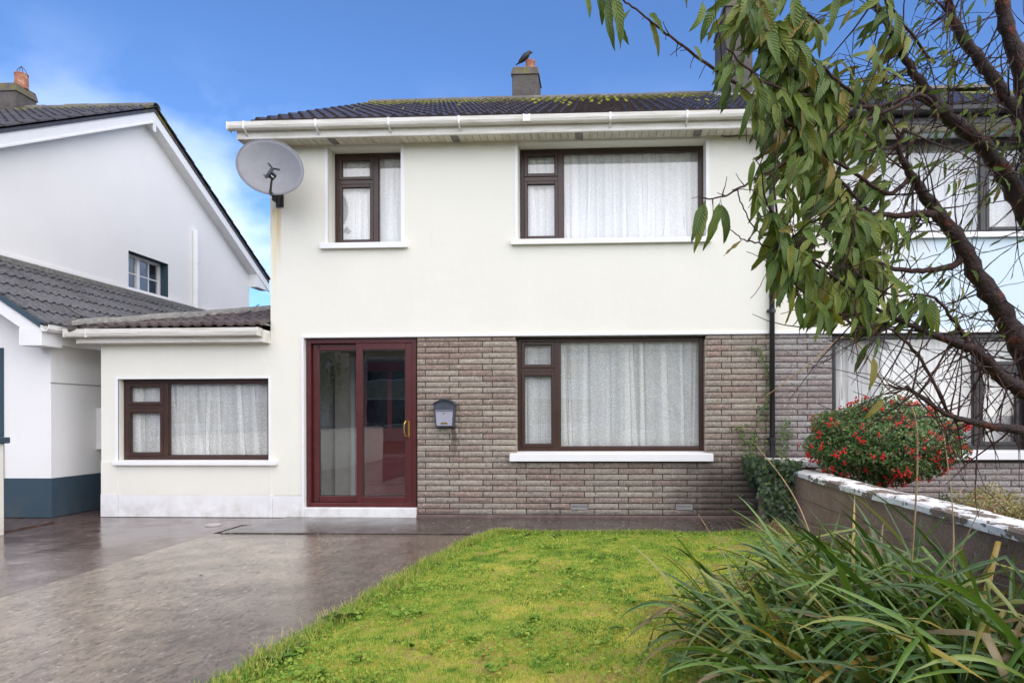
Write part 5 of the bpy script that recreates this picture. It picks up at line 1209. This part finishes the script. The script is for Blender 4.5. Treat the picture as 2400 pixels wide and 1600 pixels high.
for a in [(1372, -20, 1375, 40, 1.97), (1402, -40, 1400, 62, 1.98), (1435, -30, 1437, 105, 1.99), (1425, -20, 1432, 106, 2.0), (1478, 22, 1450, 60, 2.01), (1450, 55, 1475, 103, 2.01), (1520, 38, 1553, 132, 2.03), (1518, 26, 1562, 70, 2.03), (1625, 105, 1652, 140, 2.07),
          (1652, 470, 1620, 565, 2.08), (1655, 465, 1628, 590, 2.08), (1690, 465, 1652, 588, 2.1), (1690, 468, 1690, 575, 2.1), (1790, 400, 1760, 470, 2.15), (1770, 440, 1762, 525, 2.15), (1712, 185, 1680, 262, 2.1), (1740, 180, 1715, 240, 2.1), (1770, 215, 1735, 320, 2.1), (1780, 190, 1775, 290, 2.12), (1815, 225, 1830, 310, 2.15),
          (1715, 150, 1690, 255, 2.1), (1650, 0, 1620, 60, 2.1), (1690, 10, 1640, 95, 2.1), (1700, 30, 1655, 100, 2.1), (1720, 60, 1660, 90, 2.1), (1740, 563, 1690, 590, 2.06), (1600, -30, 1612, 20, 2.08), (1755, -10, 1760, 90, 2.1), (1735, 20, 1745, 110, 2.12),
          (2000, 620, 1950, 760, 2.2), (2040, 700, 2000, 800, 2.22), (2040, 800, 1985, 870, 2.22), (2060, 780, 2050, 850, 2.24), (2050, 830, 2030, 910, 2.22), (2075, 930, 2030, 985, 2.22), (2070, 900, 2060, 935, 2.22)]: pleaf(*a)
NPH = len(leafq)
down = lambda: (-UP*random.uniform(.45, 1.2)-RT*random.uniform(-.35, .85)+FW*random.uniform(-.55, .55))
for k, i0, rep in (('N', 16, 3), ('O', 14, 3), ('R', 22, 2), ('Q', 8, 4), ('P', 5, 4), ('M', 30, 5), ('A1', 12, 4), ('A2', 18, 4), ('S', 3, 4), ('T', 0, 3), ('U', 10, 2), ('W', 14, 1), ('Y', 3, 1), ('Z', 4, 3)):
    q, r_ = paths[k]
    for i in range(i0, len(q)-1):
        sx = PX+F*((q[i]-CAM).dot(RT))/((q[i]-CAM).dot(FW))
        if k == 'R' and sx < 1690: continue
        if k == 'O' and 1700 < sx < 1830 and random.random() < .7: continue
        for _ in range(rep):
            if random.random() < .82: put_leaf(q[i].lerp(q[i+1], random.random())+Vector((random.uniform(-1, 1), random.uniform(-1, 1), random.uniform(-1, 1)))*.012, down(), random.uniform(.10, .18))
for t in twigs:
    end = t[-1]; sx = PX+F*((end-CAM).dot(RT))/((end-CAM).dot(FW)); pr_ = .95 if sx < 2080 else .55
    for j in range(3, len(t)):
        if random.random() < pr_*.42: put_leaf(t[j], (t[j]-t[j-1]).normalized()*.6+down()*.8, random.uniform(.07, .15) if sx < 2080 else random.uniform(.03, .085))
def on_screen(m):
    p = m.translation+m.col[1].to_3d()*.5; f = (p-CAM).dot(FW); return -20 < PX+F*((p-CAM).dot(RT))/f < 2420 and -60 < PY-F*(p-CAM).dot(UP)/f < 1620
def keep(a):
    p = a[0].translation+a[0].col[1].to_3d(); f = (p-CAM).dot(FW); x = PX+F*((p-CAM).dot(RT))/f; y = PY-F*(p-CAM).dot(UP)/f
    lim = 1650 if y < 230 else (1765 if y < 640 else 1765+(y-640)*.75)
    if x < lim or y > 800: return False
    if x > 1690 and x < 1770 and 20 < y < 230 and random.random() < .6: return False
    return random.random() < (.98 if y < 430 else .93)
leafq = leafq[:NPH]+[a for a in leafq[NPH:] if keep(a)]
vis = [a for a in leafq if on_screen(a[0])]; hid = [a for a in leafq if not on_screen(a[0])]
vis.sort(key=lambda a: -a[2])
for m, s, L in vis[:300]: obj_of(LM[s], 'leaf', tree, m)
st = MB(); ua, wa = [], []
for m, s, L in vis[300:]+hid:
    V, Fc, U, W = SH[s]; st.add([m @ Vector(v) for v in V], Fc); ua += U; wa += W
if st.v:
    o = st.obj('small_leaves', M['tree_leaf'], tree, smooth=True); o['kind'] = 'stuff'
    for nm, a in (('lu', ua), ('lv', wa)): at_ = o.data.attributes.new(nm, 'FLOAT', 'POINT'); at_.data.foreach_set('value', a)
print('tree leaves', len(vis), len(hid))

# ---------------------------------------------------------------- strap-leaved clump
clump = thing('strap_leaf_clump', (5.6, -5.4, 0), 'clump of long arching green and yellowed strap leaves growing beside the lawn', 'plant')
def strap(base, az, L, el, bend, w, twist=0.0, kink=None):
    n = 10; V = []; d = Vector((math.cos(az)*math.cos(el), math.sin(az)*math.cos(el), math.sin(el))); hz = Vector((math.cos(az), math.sin(az), 0)); sd_ = Vector((-math.sin(az), math.cos(az), 0)); p = Vector(base)
    for i in range(n+1):
        t = i/n; ww = w*(.75+.5*t if t < .4 else .95)*(1-max(0, (t-.55)/.45)**1.7)+.0008
        s = (sd_*math.cos(twist*t)+d.cross(sd_)*math.sin(twist*t)).normalized(); nn = s.cross(d).normalized()
        V += [p-s*ww/2+nn*ww*.10, p-nn*ww*.08, p+s*ww/2+nn*ww*.10]
        e = el-bend*(t**1.3)*1.0
        if kink and t > kink: e -= 1.1
        e = max(e, -1.35); d = hz*math.cos(e)+UP*math.sin(e); p = p+d*L/n
        if p.z < .01: p.z = .01+random.uniform(0, .01)
    Fc = []
    for i in range(n): a = i*3; Fc += [(a, a+1, a+4, a+3), (a+1, a+2, a+5, a+4)]
    return V, Fc
sub = [(5.25, -4.85, 45, .70), (5.50, -4.75, 50, .85), (5.75, -4.35, 45, .85), (5.95, -5.05, 60, 1.0), (5.55, -5.45, 70, .95), (5.15, -5.65, 55, .80), (5.95, -5.75, 55, 1.05), (5.6, -6.15, 50, .95), (6.1, -4.45, 40, .95), (5.2, -6.15, 36, .80), (5.9, -3.7, 30, .75), (6.2, -5.3, 45, 1.05), (6.15, -6.1, 35, 1.1), (5.0, -5.3, 40, .75), (5.75, -5.0, 45, .95)]
cnt = 0; rest = MB(); allst = []
for (cx, cy, n_, sc) in sub:
    for _ in range(int(n_*1.5)):
        a = random.uniform(0, 2*math.pi)
        if random.random() < .58: a = math.pi+random.uniform(-.95, .75)       # most lean over the lawn
        rr = random.uniform(0, .20); b = (cx+math.cos(a)*rr*.6+random.uniform(-.08, .08), cy+math.sin(a)*rr*.6+random.uniform(-.08, .08), .0)
        L = sc*random.uniform(.56, 1.16); el = R(random.uniform(42, 86)); bd = random.uniform(.5, 2.4)
        allst.append(strap(b, a, L, el, bd, random.uniform(.016, .036), random.uniform(-1.2, 1.2), random.choice((None,)*5+(.5, .65))))
for (bx, by, az, L, el, bd, w) in ((6.15, -5.5, 2.9, 1.25, 62, .55, .03), (5.9, -5.6, 1.9, 1.15, 70, .5, .02), (5.7, -5.4, 2.5, 1.15, 64, .35, .016), (5.4, -5.0, 2.6, .95, 60, .2, .012), (6.2, -5.7, .4, 1.2, 60, .4, .03), (6.1, -5.3, .2, 1.1, 58, .5, .028), (5.6, -5.1, 1.2, 1.05, 75, .9, .02), (5.1, -4.9, 2.8, .85, 58, .2, .012), (6.05, -5.9, 3.4, 1.15, 70, 1.2, .03)):
    allst.append(strap((bx, by, 0), az, L, R(el), bd, w, .4))
for _ in range(34):                         # broad blades on the near side of the clump
    cx, cy = random.choice(((5.45, -6.25), (5.75, -6.3), (5.95, -6.0), (5.3, -6.0), (6.05, -5.6))); a = random.uniform(0, 6.28) if random.random() < .4 else math.pi+random.uniform(-1.1, .8)
    allst.append(strap((cx+random.uniform(-.12, .12), cy+random.uniform(-.12, .12), 0), a, random.uniform(.55, .95), R(random.uniform(50, 86)), random.uniform(.5, 2.2), random.uniform(.030, .044), random.uniform(-1, 1), random.choice((None, None, .55))))
random.shuffle(allst)
def st_key(s):
    c = sum((Vector(v) for v in s[0]), Vector())/len(s[0]); f = (c-CAM).dot(FW); px = PX+F*(c-CAM).dot(RT)/f; py = PY-F*(c-CAM).dot(UP)/f
    return (0 if (0 < px < 2420 and py < 1640) else 1, f)
allst.sort(key=st_key)
for V, Fc in allst:
    if cnt < 300: obj_of(mesh('strap_leaf', V, Fc, M['strap_leaf'], True), 'strap_leaf', clump); cnt += 1
    else: rest.add(V, Fc)
rest.obj('inner_strap_leaves', M['strap_leaf'], clump, smooth=True)['kind'] = 'stuff'
# dry flower stalks
for (a, b, c, w) in (((5.55, -5.2, 0), (5.45, -4.7, .75), (5.30, -4.2, 1.12), .005), ((5.85, -5.5, 0), (6.0, -5.35, .7), (6.02, -5.2, 1.28), .005), ((5.2, -5.1, 0), (5.0, -4.9, .45), (4.83, -4.8, .75), .004), ((6.0, -5.0, 0), (6.1, -5.2, .6), (6.25, -5.3, 1.05), .004)):
    q, r_ = spl([(a, w), (b, w*.8), (c, w*.4)], 8); MB().tube(q, r_, 5).obj('dry_stalk', M['straw'], clump, smooth=True)
q, r_ = spl([(pix(2130, 1075, 3.6), .004), (pix(1900, 905, 3.3), .004), (pix(1955, 800, 3.2), .003)], 6)
q, r_ = spl([((5.75, -5.35, 0), .005), (pix(2150, 1020, 3.35), .0045), (pix(2075, 905, 3.3), .004), (pix(1990, 790, 3.25), .0035), (pix(1900, 850, 3.2), .003), (pix(1760, 955, 3.15), .0012)], 6); MB().tube(q, r_, 5).obj('dry_stalk', M['straw'], clump, smooth=True)

# ---------------------------------------------------------------- quad-leaf foliage helper
def leaf_cloud(P, Nrm, size, asp, fold=.25):
    "P (n,3) centres, Nrm (n,3) normals -> folded diamonds (two quads)"
    n = len(P); Nrm = Nrm/np.linalg.norm(Nrm, axis=1, keepdims=True); t = rng.normal(size=(n, 3)); t -= Nrm*(t*Nrm).sum(1, keepdims=True); t /= np.linalg.norm(t, axis=1, keepdims=True); b = np.cross(Nrm, t)
    L = size[:, None]; w = L*asp
    V = np.stack([P-t*L*.5, P-t*L*.05+b*w*.5+Nrm*w*fold, P+t*L*.5-Nrm*L*.08, P-t*L*.05-b*w*.5+Nrm*w*fold, P-t*L*.02], 1).reshape(-1, 3); o = np.arange(n)*5
    T = np.concatenate([np.stack([o, o+4, o+1], 1), np.stack([o+4, o+2, o+1], 1), np.stack([o, o+3, o+4], 1), np.stack([o+4, o+3, o+2], 1)]); return V, T
def shell(n, c, r, lo=.72, hi=1.03, lump=.10):
    d = rng.normal(size=(n, 3)); d /= np.linalg.norm(d, axis=1, keepdims=True)
    lm = 1+lump*(np.sin(d[:, 0]*7+1)+np.sin(d[:, 1]*6+2)+np.sin(d[:, 2]*9+d[:, 0]*4))/2
    k = rng.uniform(lo**2, hi**2, n)**.5; return np.array(c)+d*np.array(r)*(k*lm)[:, None], d
# berry shrub on a stem
BC = (7.30, -1.30, 1.03); BRR = (.76, .62, .44)
bush = thing('berry_shrub', (7.30, -1.30, 0), 'rounded green shrub full of red berries on a short stem behind the garden wall', 'shrub')
P, D = shell(15000, BC, BRR, .80); P2, D2 = shell(6000, BC, BRR, .35, .85)
P = np.concatenate([P, P2]); D = np.concatenate([D, D2]); V, T = leaf_cloud(P, D+rng.normal(size=D.shape)*.55+np.array([0, 0, .25]), rng.uniform(.036, .064, len(P)), .42)
obj_of(np_mesh('crown', V, T, M['shrub_leaf'], 3), 'crown', bush)['kind'] = 'stuff'
sm = MB(); sm.tube([(7.30, -1.30, -.06), (7.31, -1.29, .3), (7.29, -1.30, .62), (7.30, -1.30, .95)], [.035, .03, .028, .02], 8)
for k in range(14):
    a = random.uniform(0, 6.28); e = random.uniform(-.2, 1.1); tip = Vector(BC)+Vector((math.cos(a)*math.cos(e)*BRR[0], math.sin(a)*math.cos(e)*BRR[1], math.sin(e)*BRR[2]))*.85; sm.tube([(7.30, -1.30, .66+.02*k), Vector((7.30, -1.3, .85)).lerp(tip, .5), tip], [.014, .009, .004], 6)
sm.obj('trunk', M['stem_bark'], bush, smooth=True)
bm_ = []
for s in range(5):
    c = MB(); r_ = random.Random(s)
    for _ in range(r_.randint(7, 12)):
        bm = bmesh.new(); bmesh.ops.create_icosphere(bm, subdivisions=1, radius=r_.uniform(.0075, .0105)); o_ = Vector((r_.gauss(0, .016), r_.gauss(0, .016), r_.gauss(0, .010)))
        c.add([v.co+o_ for v in bm.verts], [tuple(v.index for v in f.verts) for f in bm.faces]); bm.free()
    bm_.append(mesh('berry_cluster', c.v, c.f, M['berry_red'], True))
P, D = shell(360, BC, BRR, 1.0, 1.05)
for p, d in zip(P, D):
    if d[1] > .5 or math.sin(d[0]*9+d[2]*5)+math.sin(d[2]*11-d[0]*4+1)+random.uniform(-1.6, 1.6) < -.9: continue
    v = Vector(d); m = Matrix.Translation(Vector(p)+v*.012) @ v.to_track_quat('Z', 'Y').to_matrix().to_4x4() @ Matrix.Rotation(random.uniform(0, 6), 4, 'Z') @ Matrix.Scale(random.uniform(.7, 1.25), 4); obj_of(random.choice(bm_), 'berry_cluster', bush, m)
# variegated shrub
vb_ = thing('variegated_shrub', (8.15, -2.0, 0), 'low cream and pink variegated shrub behind the garden wall', 'shrub')
P, D = shell(2600, (8.02, -2.0, .43), (.30, .30, .20), .5, 1.05, .18); Pb, Db = shell(2200, (8.42, -2.15, .36), (.30, .30, .18), .5, 1.05, .18); P = np.concatenate([P, Pb]); D = np.concatenate([D, Db])
V, T = leaf_cloud(P, D+rng.normal(size=D.shape)*.6, rng.uniform(.02, .045, len(P)), .42); obj_of(np_mesh('crown', V, T, M['cream_leaf'], 3), 'crown', vb_)['kind'] = 'stuff'
sm = MB()
for k in range(9): a = k*.7; sm.tube([(8.15, -2.0, -.05), (8.15+.3*math.cos(a), -2.0+.2*math.sin(a), .36)], [.01, .004], 5)
sm.obj('stem', M['stem_bark'], vb_)
sheet('neighbour_garden', [(6.62, -12.5), (16, -12.5), (16, .02), (6.62, .02)], -.02, 'soil')
# small green bushlet against the brick behind the wall
gb_ = thing('green_shrub', (7.72, -1.6, 0), 'little dark green shrub between the berry shrub and the variegated shrub', 'shrub')
P, D = shell(900, (7.75, -1.75, .32), (.14, .14, .22), .3, 1.05, .2); V, T = leaf_cloud(P, D+rng.normal(size=D.shape)*.6, rng.uniform(.025, .045, len(P)), .4); obj_of(np_mesh('crown', V, T, M['shrub_leaf'], 3), 'crown', gb_)['kind'] = 'stuff'
sm = MB(); sm.tube([(7.75, -1.75, -.05), (7.75, -1.75, .3)], [.012, .006], 6); sm.obj('stem', M['stem_bark'], gb_)

# ---------------------------------------------------------------- ivy
ivs = [(0, .5), (.14, .36), (.46, .34), (.30, .12), (.50, -.12), (.20, -.16), (.06, -.42), (0, -.30), (-.06, -.42), (-.20, -.16), (-.50, -.12), (-.30, .12), (-.46, .34), (-.14, .36)]
def ivy_leaves(P, Nn, S, mat, name, parent):
    V, Fc = [], []
    for p, nn, s in zip(P, Nn, S):
        nn = Vector(nn).normalized(); t = (Vector((0, 0, -1))+Vector((random.uniform(-.6, .6), random.uniform(-.6, .6), 0))); t = (t-nn*t.dot(nn)).normalized(); b = nn.cross(t); o = len(V); V.append(Vector(p)-nn*s*.05)
        for (x, y) in ivs: V.append(Vector(p)+b*x*s-t*y*s+nn*(-.12*s*abs(x)*2))
        Fc += [(o, o+1+k, o+1+(k+1) % 14) for k in range(14)]
    ob = obj_of(mesh(name, V, Fc, M[mat]), name, parent); ob['kind'] = 'stuff'; return ob
ivy = thing('ivy', (6.3, -.6, 0), 'dense dark ivy covering the end of the garden wall against the brick house', 'ivy')
P, Nn, S = [], [], []
for _ in range(3400):
    f = random.random(); z = random.uniform(.04, .80)
    if f < .55: y = random.uniform(-1.05, -.05); x = 6.24+.13*math.sin(z*5+1)+.03*math.sin(y*9); nn = (-1, -.55, .25)
    elif f < .85: x = random.uniform(6.10, 6.46); y = -1.02-.06*math.sin(z*7+x*8)+random.uniform(-.02, .05)-(x-6.4)*.3; nn = (-.3, -1, .25)
    else: x = random.uniform(6.10, 6.55); y = random.uniform(-.95, -.4); z = .72+random.uniform(-.05, .07); nn = (-.2, -.5, 1)
    if z < .30 and random.random() < .35: continue
    P.append((x+random.gauss(0, .03), y+random.gauss(0, .03), z)); Nn.append([c+random.gauss(0, .35) for c in nn]); S.append(random.uniform(.035, .075))
ivy_leaves(P, Nn, S, 'ivy_leaf', 'foliage', ivy)
P = [(random.uniform(6.08, 6.46), random.uniform(-1.1, -.6), random.uniform(.35, .83)) for _ in range(150)]; ivy_leaves(P, [(-.5+random.gauss(0, .4), -1, .4) for _ in P], [random.uniform(.02, .045) for _ in P], 'ivy_young', 'young_foliage', ivy)
sm = MB()
for k in range(16):
    y = random.uniform(-1.0, -.1); q, r_ = spl([((6.36, y, -.02), .008), ((6.34, y+random.uniform(-.1, .1), .3), .006), ((6.36, y+random.uniform(-.15, .15), .68), .003)], 5); sm.tube(q, r_, 5)
sm.obj('stem', M['stem_bark'], ivy)
def climber(label, routes, seed, spread=.035, dens=1.0):
    r_ = random.Random(seed); a0 = onp(*routes[0][0], -.01); t = thing('climbing_ivy', (a0.x, a0.y, a0.z), label, 'ivy', None); s = MB(); P, Nn, S = [], [], []
    for rt_ in routes:
        Q = [(onp(x, y, -.012), .0028) for x, y in rt_]; q, rr = spl(Q, 6); s.tube(q, [.0022]*len(q), 5)
        for i in range(len(q)-1):
            for _ in range(int(2.4*dens)+(r_.random() < .5)):
                p = q[i].lerp(q[i+1], r_.random()); P.append((p.x+r_.gauss(0, spread), -.02-abs(r_.gauss(0, .014)), p.z+r_.gauss(0, .02))); Nn.append((r_.gauss(0, .35), -1, .35+r_.gauss(0, .25))); S.append(r_.uniform(.020, .046))
    s.obj('stem', M['stem_bark'], t); ivy_leaves(P, Nn, S, 'ivy_young', 'foliage', t)
climber('thin ivy runner climbing the brick on the window side of the black downpipe', [[(1790, 1075), (1795, 1000), (1793, 950), (1798, 900), (1800, 870), (1788, 845), (1780, 825), (1760, 815)], [(1775, 1070), (1770, 1010), (1785, 965), (1795, 950)]], 3, .028)
climber('leafy ivy sprig on the damp brick below the ground floor window corner', [[(1750, 1075), (1745, 1040), (1735, 1010), (1738, 1000)], [(1755, 1070), (1765, 1040), (1768, 1015)]], 4, .045, 1.6)
climber('ivy sprig on the brick between the black downpipe and the berry shrub', [[(1825, 1070), (1828, 1035), (1838, 1005), (1842, 985)], [(1835, 1070), (1845, 1040), (1850, 1010)]], 5, .035, 1.3)
dg = MB(); 
for _ in range(420):
    bx, by = random.uniform(6.05, 6.42), random.uniform(-1.35, -.75); a = random.uniform(0, 6.28); V, Fc = strap((bx, by, 0), a, random.uniform(.10, .30), R(random.uniform(40, 85)), random.uniform(.8, 2.4), .004); dg.add(V, Fc)
o = dg.obj('dry_grass', M['straw']); tag(o, 'tuft of dry straw coloured grass at the foot of the ivy', 'grass', kind='stuff')

# ---------------------------------------------------------------- weeds and fallen leaves
def rosette(x, y, r_, label, n, mat='weed_leaf', up=.5, wid=.26):
    z = float(lawn_z(np.array(x), np.array(y)))-.005; t = thing('weed', (x, y, z), label, 'weed', 'weeds along the lawn edge'); 
    for k in range(n):
        a = 2*math.pi*k/n+random.uniform(-.4, .4); e = random.uniform(.1, up); d = Vector((math.cos(a)*math.cos(e), math.sin(a)*math.cos(e), math.sin(e))); L = r_*random.uniform(.6, 1.1)
        xx = d.cross(UP).normalized(); zz = xx.cross(d); m = Matrix(((xx.x*L, d.x*L, zz.x*L, x), (xx.y*L, d.y*L, zz.y*L, y), (xx.z*L, d.z*L, zz.z*L, z+.012), (0, 0, 0, 1))); obj_of(WMESH[k % 6], 'leaf', t, m)
WMESH = []
for s in range(6):
    V, Fc, U, W = leaf_shape(100+s, .42, 6); WMESH.append(mesh('leaf', V, Fc, M['weed_leaf'], True))
for px, py in ((1100, 1285), (1180, 1255), (960, 1345), (905, 1385), (1010, 1330), (830, 1450), (690, 1535), (640, 1560), (1230, 1262), (1300, 1265)):
    d = ray(px, py); t = -CAM.z/d.z; p = CAM+d*t; rosette(p.x+.02, p.y, random.uniform(.06, .10), 'green broad leaved weed sprouting along the lawn edge', random.randint(8, 13))
d = ray(800, 1462); p = CAM+d*(-CAM.z/d.z); t = thing('thistle', (p.x, p.y, 0), 'silvery green thistle rosette at the lawn edge spilling onto the concrete', 'weed')
for k in range(11):
    a = 2*math.pi*k/11+.3; e = random.uniform(.1, .75); dd = Vector((math.cos(a)*math.cos(e), math.sin(a)*math.cos(e), math.sin(e))); L = random.uniform(.11, .17); xx = dd.cross(UP).normalized(); zz = xx.cross(dd)
    obj_of(WMESH[k % 6], 'leaf', t, Matrix(((xx.x*L*.8, dd.x*L, zz.x*L, p.x), (xx.y*L*.8, dd.y*L, zz.y*L, p.y), (xx.z*L*.8, dd.z*L, zz.z*L, .012), (0, 0, 0, 1))))
DLM = []
for s in range(4):
    V, Fc, U, W = leaf_shape(200+s, .36, 6); DLM.append(mesh('fallen_leaf', V, Fc, M['dead_leaf'], True))
for cx, cy in ((960, 478), (790, 690), (615, 740), (1695, 425), (1880, 447), (1575, 493), (735, 925), (1035, 920), (1730, 680), (1360, 1020), (1840, 580), (1800, 550), (1275, 465), (1050, 455), (915, 490), (1610, 590), (1910, 640), (1480, 250), (520, 840), (345, 940)):
    px, py = 700+cx/2.352, 1150+cy/2.352; d = ray(px, py); p = CAM+d*((.05-CAM.z)/d.z); L = random.uniform(.035, .065); o = obj_of(random.choice(DLM), 'fallen_leaf', None, Matrix.Translation((p.x, p.y, float(lawn_z(np.array(p.x), np.array(p.y)))+.022)) @ Matrix.Rotation(random.uniform(0, 6.28), 4, 'Z') @ Matrix.Scale(L, 4)); tag(o, 'small brown fallen leaf lying on the lawn', 'leaf', 'fallen leaves on the lawn')
for (px, py, lab) in ((475, 1350, 'single dark fallen leaf lying on the wet driveway'),):
    d = ray(px, py); p = CAM+d*(-CAM.z/d.z); o = obj_of(DLM[0], 'fallen_leaf', None, Matrix.Translation((p.x, p.y, .006)) @ Matrix.Rotation(1.2, 4, 'Z') @ Matrix.Scale(.06, 4)); tag(o, lab, 'leaf')
d = ray(700+1715/2.352, 1150+790/2.352); p = CAM+d*((.06-CAM.z)/d.z); o = obj_of(mesh('fallen_leaf', *leaf_shape(301, .3)[:2], M['weed_leaf'], True), 'fallen_leaf', None, Matrix.Translation((p.x, p.y, float(lawn_z(np.array(p.x), np.array(p.y)))+.03)) @ Matrix.Rotation(-.9, 4, 'Z') @ Matrix.Scale(.12, 4)); tag(o, 'long pale green fallen leaf lying on the lawn near the strap leaves', 'leaf')

# ---------------------------------------------------------------- across the street (seen in the door and window glass)
stucco('far_cream', (.55, .48, .34)); plain('far_window', (.05, .06, .07), .1)
def far_house(x0, x1, y, label, wallm, seed):
    t = thing('opposite_house', ((x0+x1)/2, y, 0), label, 'house'); w = MB(); w.box(x0, x1, y-8, y, -.1, 5.0); w.add([(x0, y, 5), (x0, y-8, 5), (x0, y-4, 7.3)], [(0, 1, 2)]); w.add([(x1, y, 5), (x1, y-8, 5), (x1, y-4, 7.3)], [(0, 2, 1)]); w.obj('wall', M[wallm], t)
    r_ = MB(); r_.hexa([(x0-.3, y+.4, 4.9), (x1+.3, y+.4, 4.9), (x1+.3, y-4, 7.35), (x0-.3, y-4, 7.35), (x0-.3, y+.4, 5.05), (x1+.3, y+.4, 5.05), (x1+.3, y-4, 7.5), (x0-.3, y-4, 7.5)]); r_.hexa([(x0-.3, y-8.4, 4.9), (x1+.3, y-8.4, 4.9), (x1+.3, y-4, 7.35), (x0-.3, y-4, 7.35), (x0-.3, y-8.4, 5.05), (x1+.3, y-8.4, 5.05), (x1+.3, y-4, 7.5), (x0-.3, y-4, 7.5)]); r_.obj('roof', M['tile_left'], t)
    for (a, b, c, e) in ((.12, .42, .9, 2.3), (.58, .75, 0, 2.2), (.12, .40, 3.4, 4.6), (.60, .85, 3.4, 4.6)):
        X0, X1 = x0+(x1-x0)*a, x0+(x1-x0)*b; f = MB(); f.box(X0-.06, X1+.06, y, y+.03, c-.06, e+.06); fo = f.obj('window', M['trim_white'], t); MB().box(X0, X1, y+.031, y+.04, c, e).obj('pane', M['far_window'], fo)
far_house(-10, -1.3, -29, 'cream house across the street facing the maroon sliding door', 'far_cream', 1); far_house(-1.0, 10.15, -30, 'white house across the street facing the brick ground floor', 'white_render', 2)
far_house(-22.4, -11.6, -30, 'white house across the street next to the cream one', 'white_render', 3); far_house(10.2, 19.5, -29, 'cream house across the street beyond the tall dark tree', 'far_cream', 4); far_house(-34, -22.5, -29, 'cream house at the far end of the row across the street', 'far_cream', 5)  # added to lengthen the row, so the panes mirror walls instead of bright sky
def far_tree(x, y, h, label):
    t = thing('street_tree', (x, y, 0), label, 'tree'); s = MB(); s.tube([(x, y, -.1), (x+.1, y, h*.3), (x, y+.1, h*.6)], [.18, .13, .06], 8); s.obj('trunk', M['stem_bark'], t, smooth=True)
    P, D = shell(2600, (x, y, h*.62), (h*.34, h*.34, h*.38), .35, 1.05, .25); V, T = leaf_cloud(P, D+rng.normal(size=D.shape)*.7, rng.uniform(.14, .30, len(P)), .6); obj_of(np_mesh('crown', V, T, M['shrub_leaf'], 3), 'crown', t)['kind'] = 'stuff'
far_tree(-11.0, -25.5, 5.2, 'round dark tree across the street beside the cream opposite house'); far_tree(11.5, -26, 6.5, 'tall dark tree across the street beside the white opposite house')
fw_ = thing('street_wall', (0, -12.4, 0), 'low cream front garden wall behind the camera with a wide drive gap', 'wall')
w = MB(); w.box(-9, -2.8, -12.5, -12.3, -.05, .9); w.box(3.2, 12, -12.5, -12.3, -.05, .9); w.obj('wall_body', M['far_cream'], fw_)
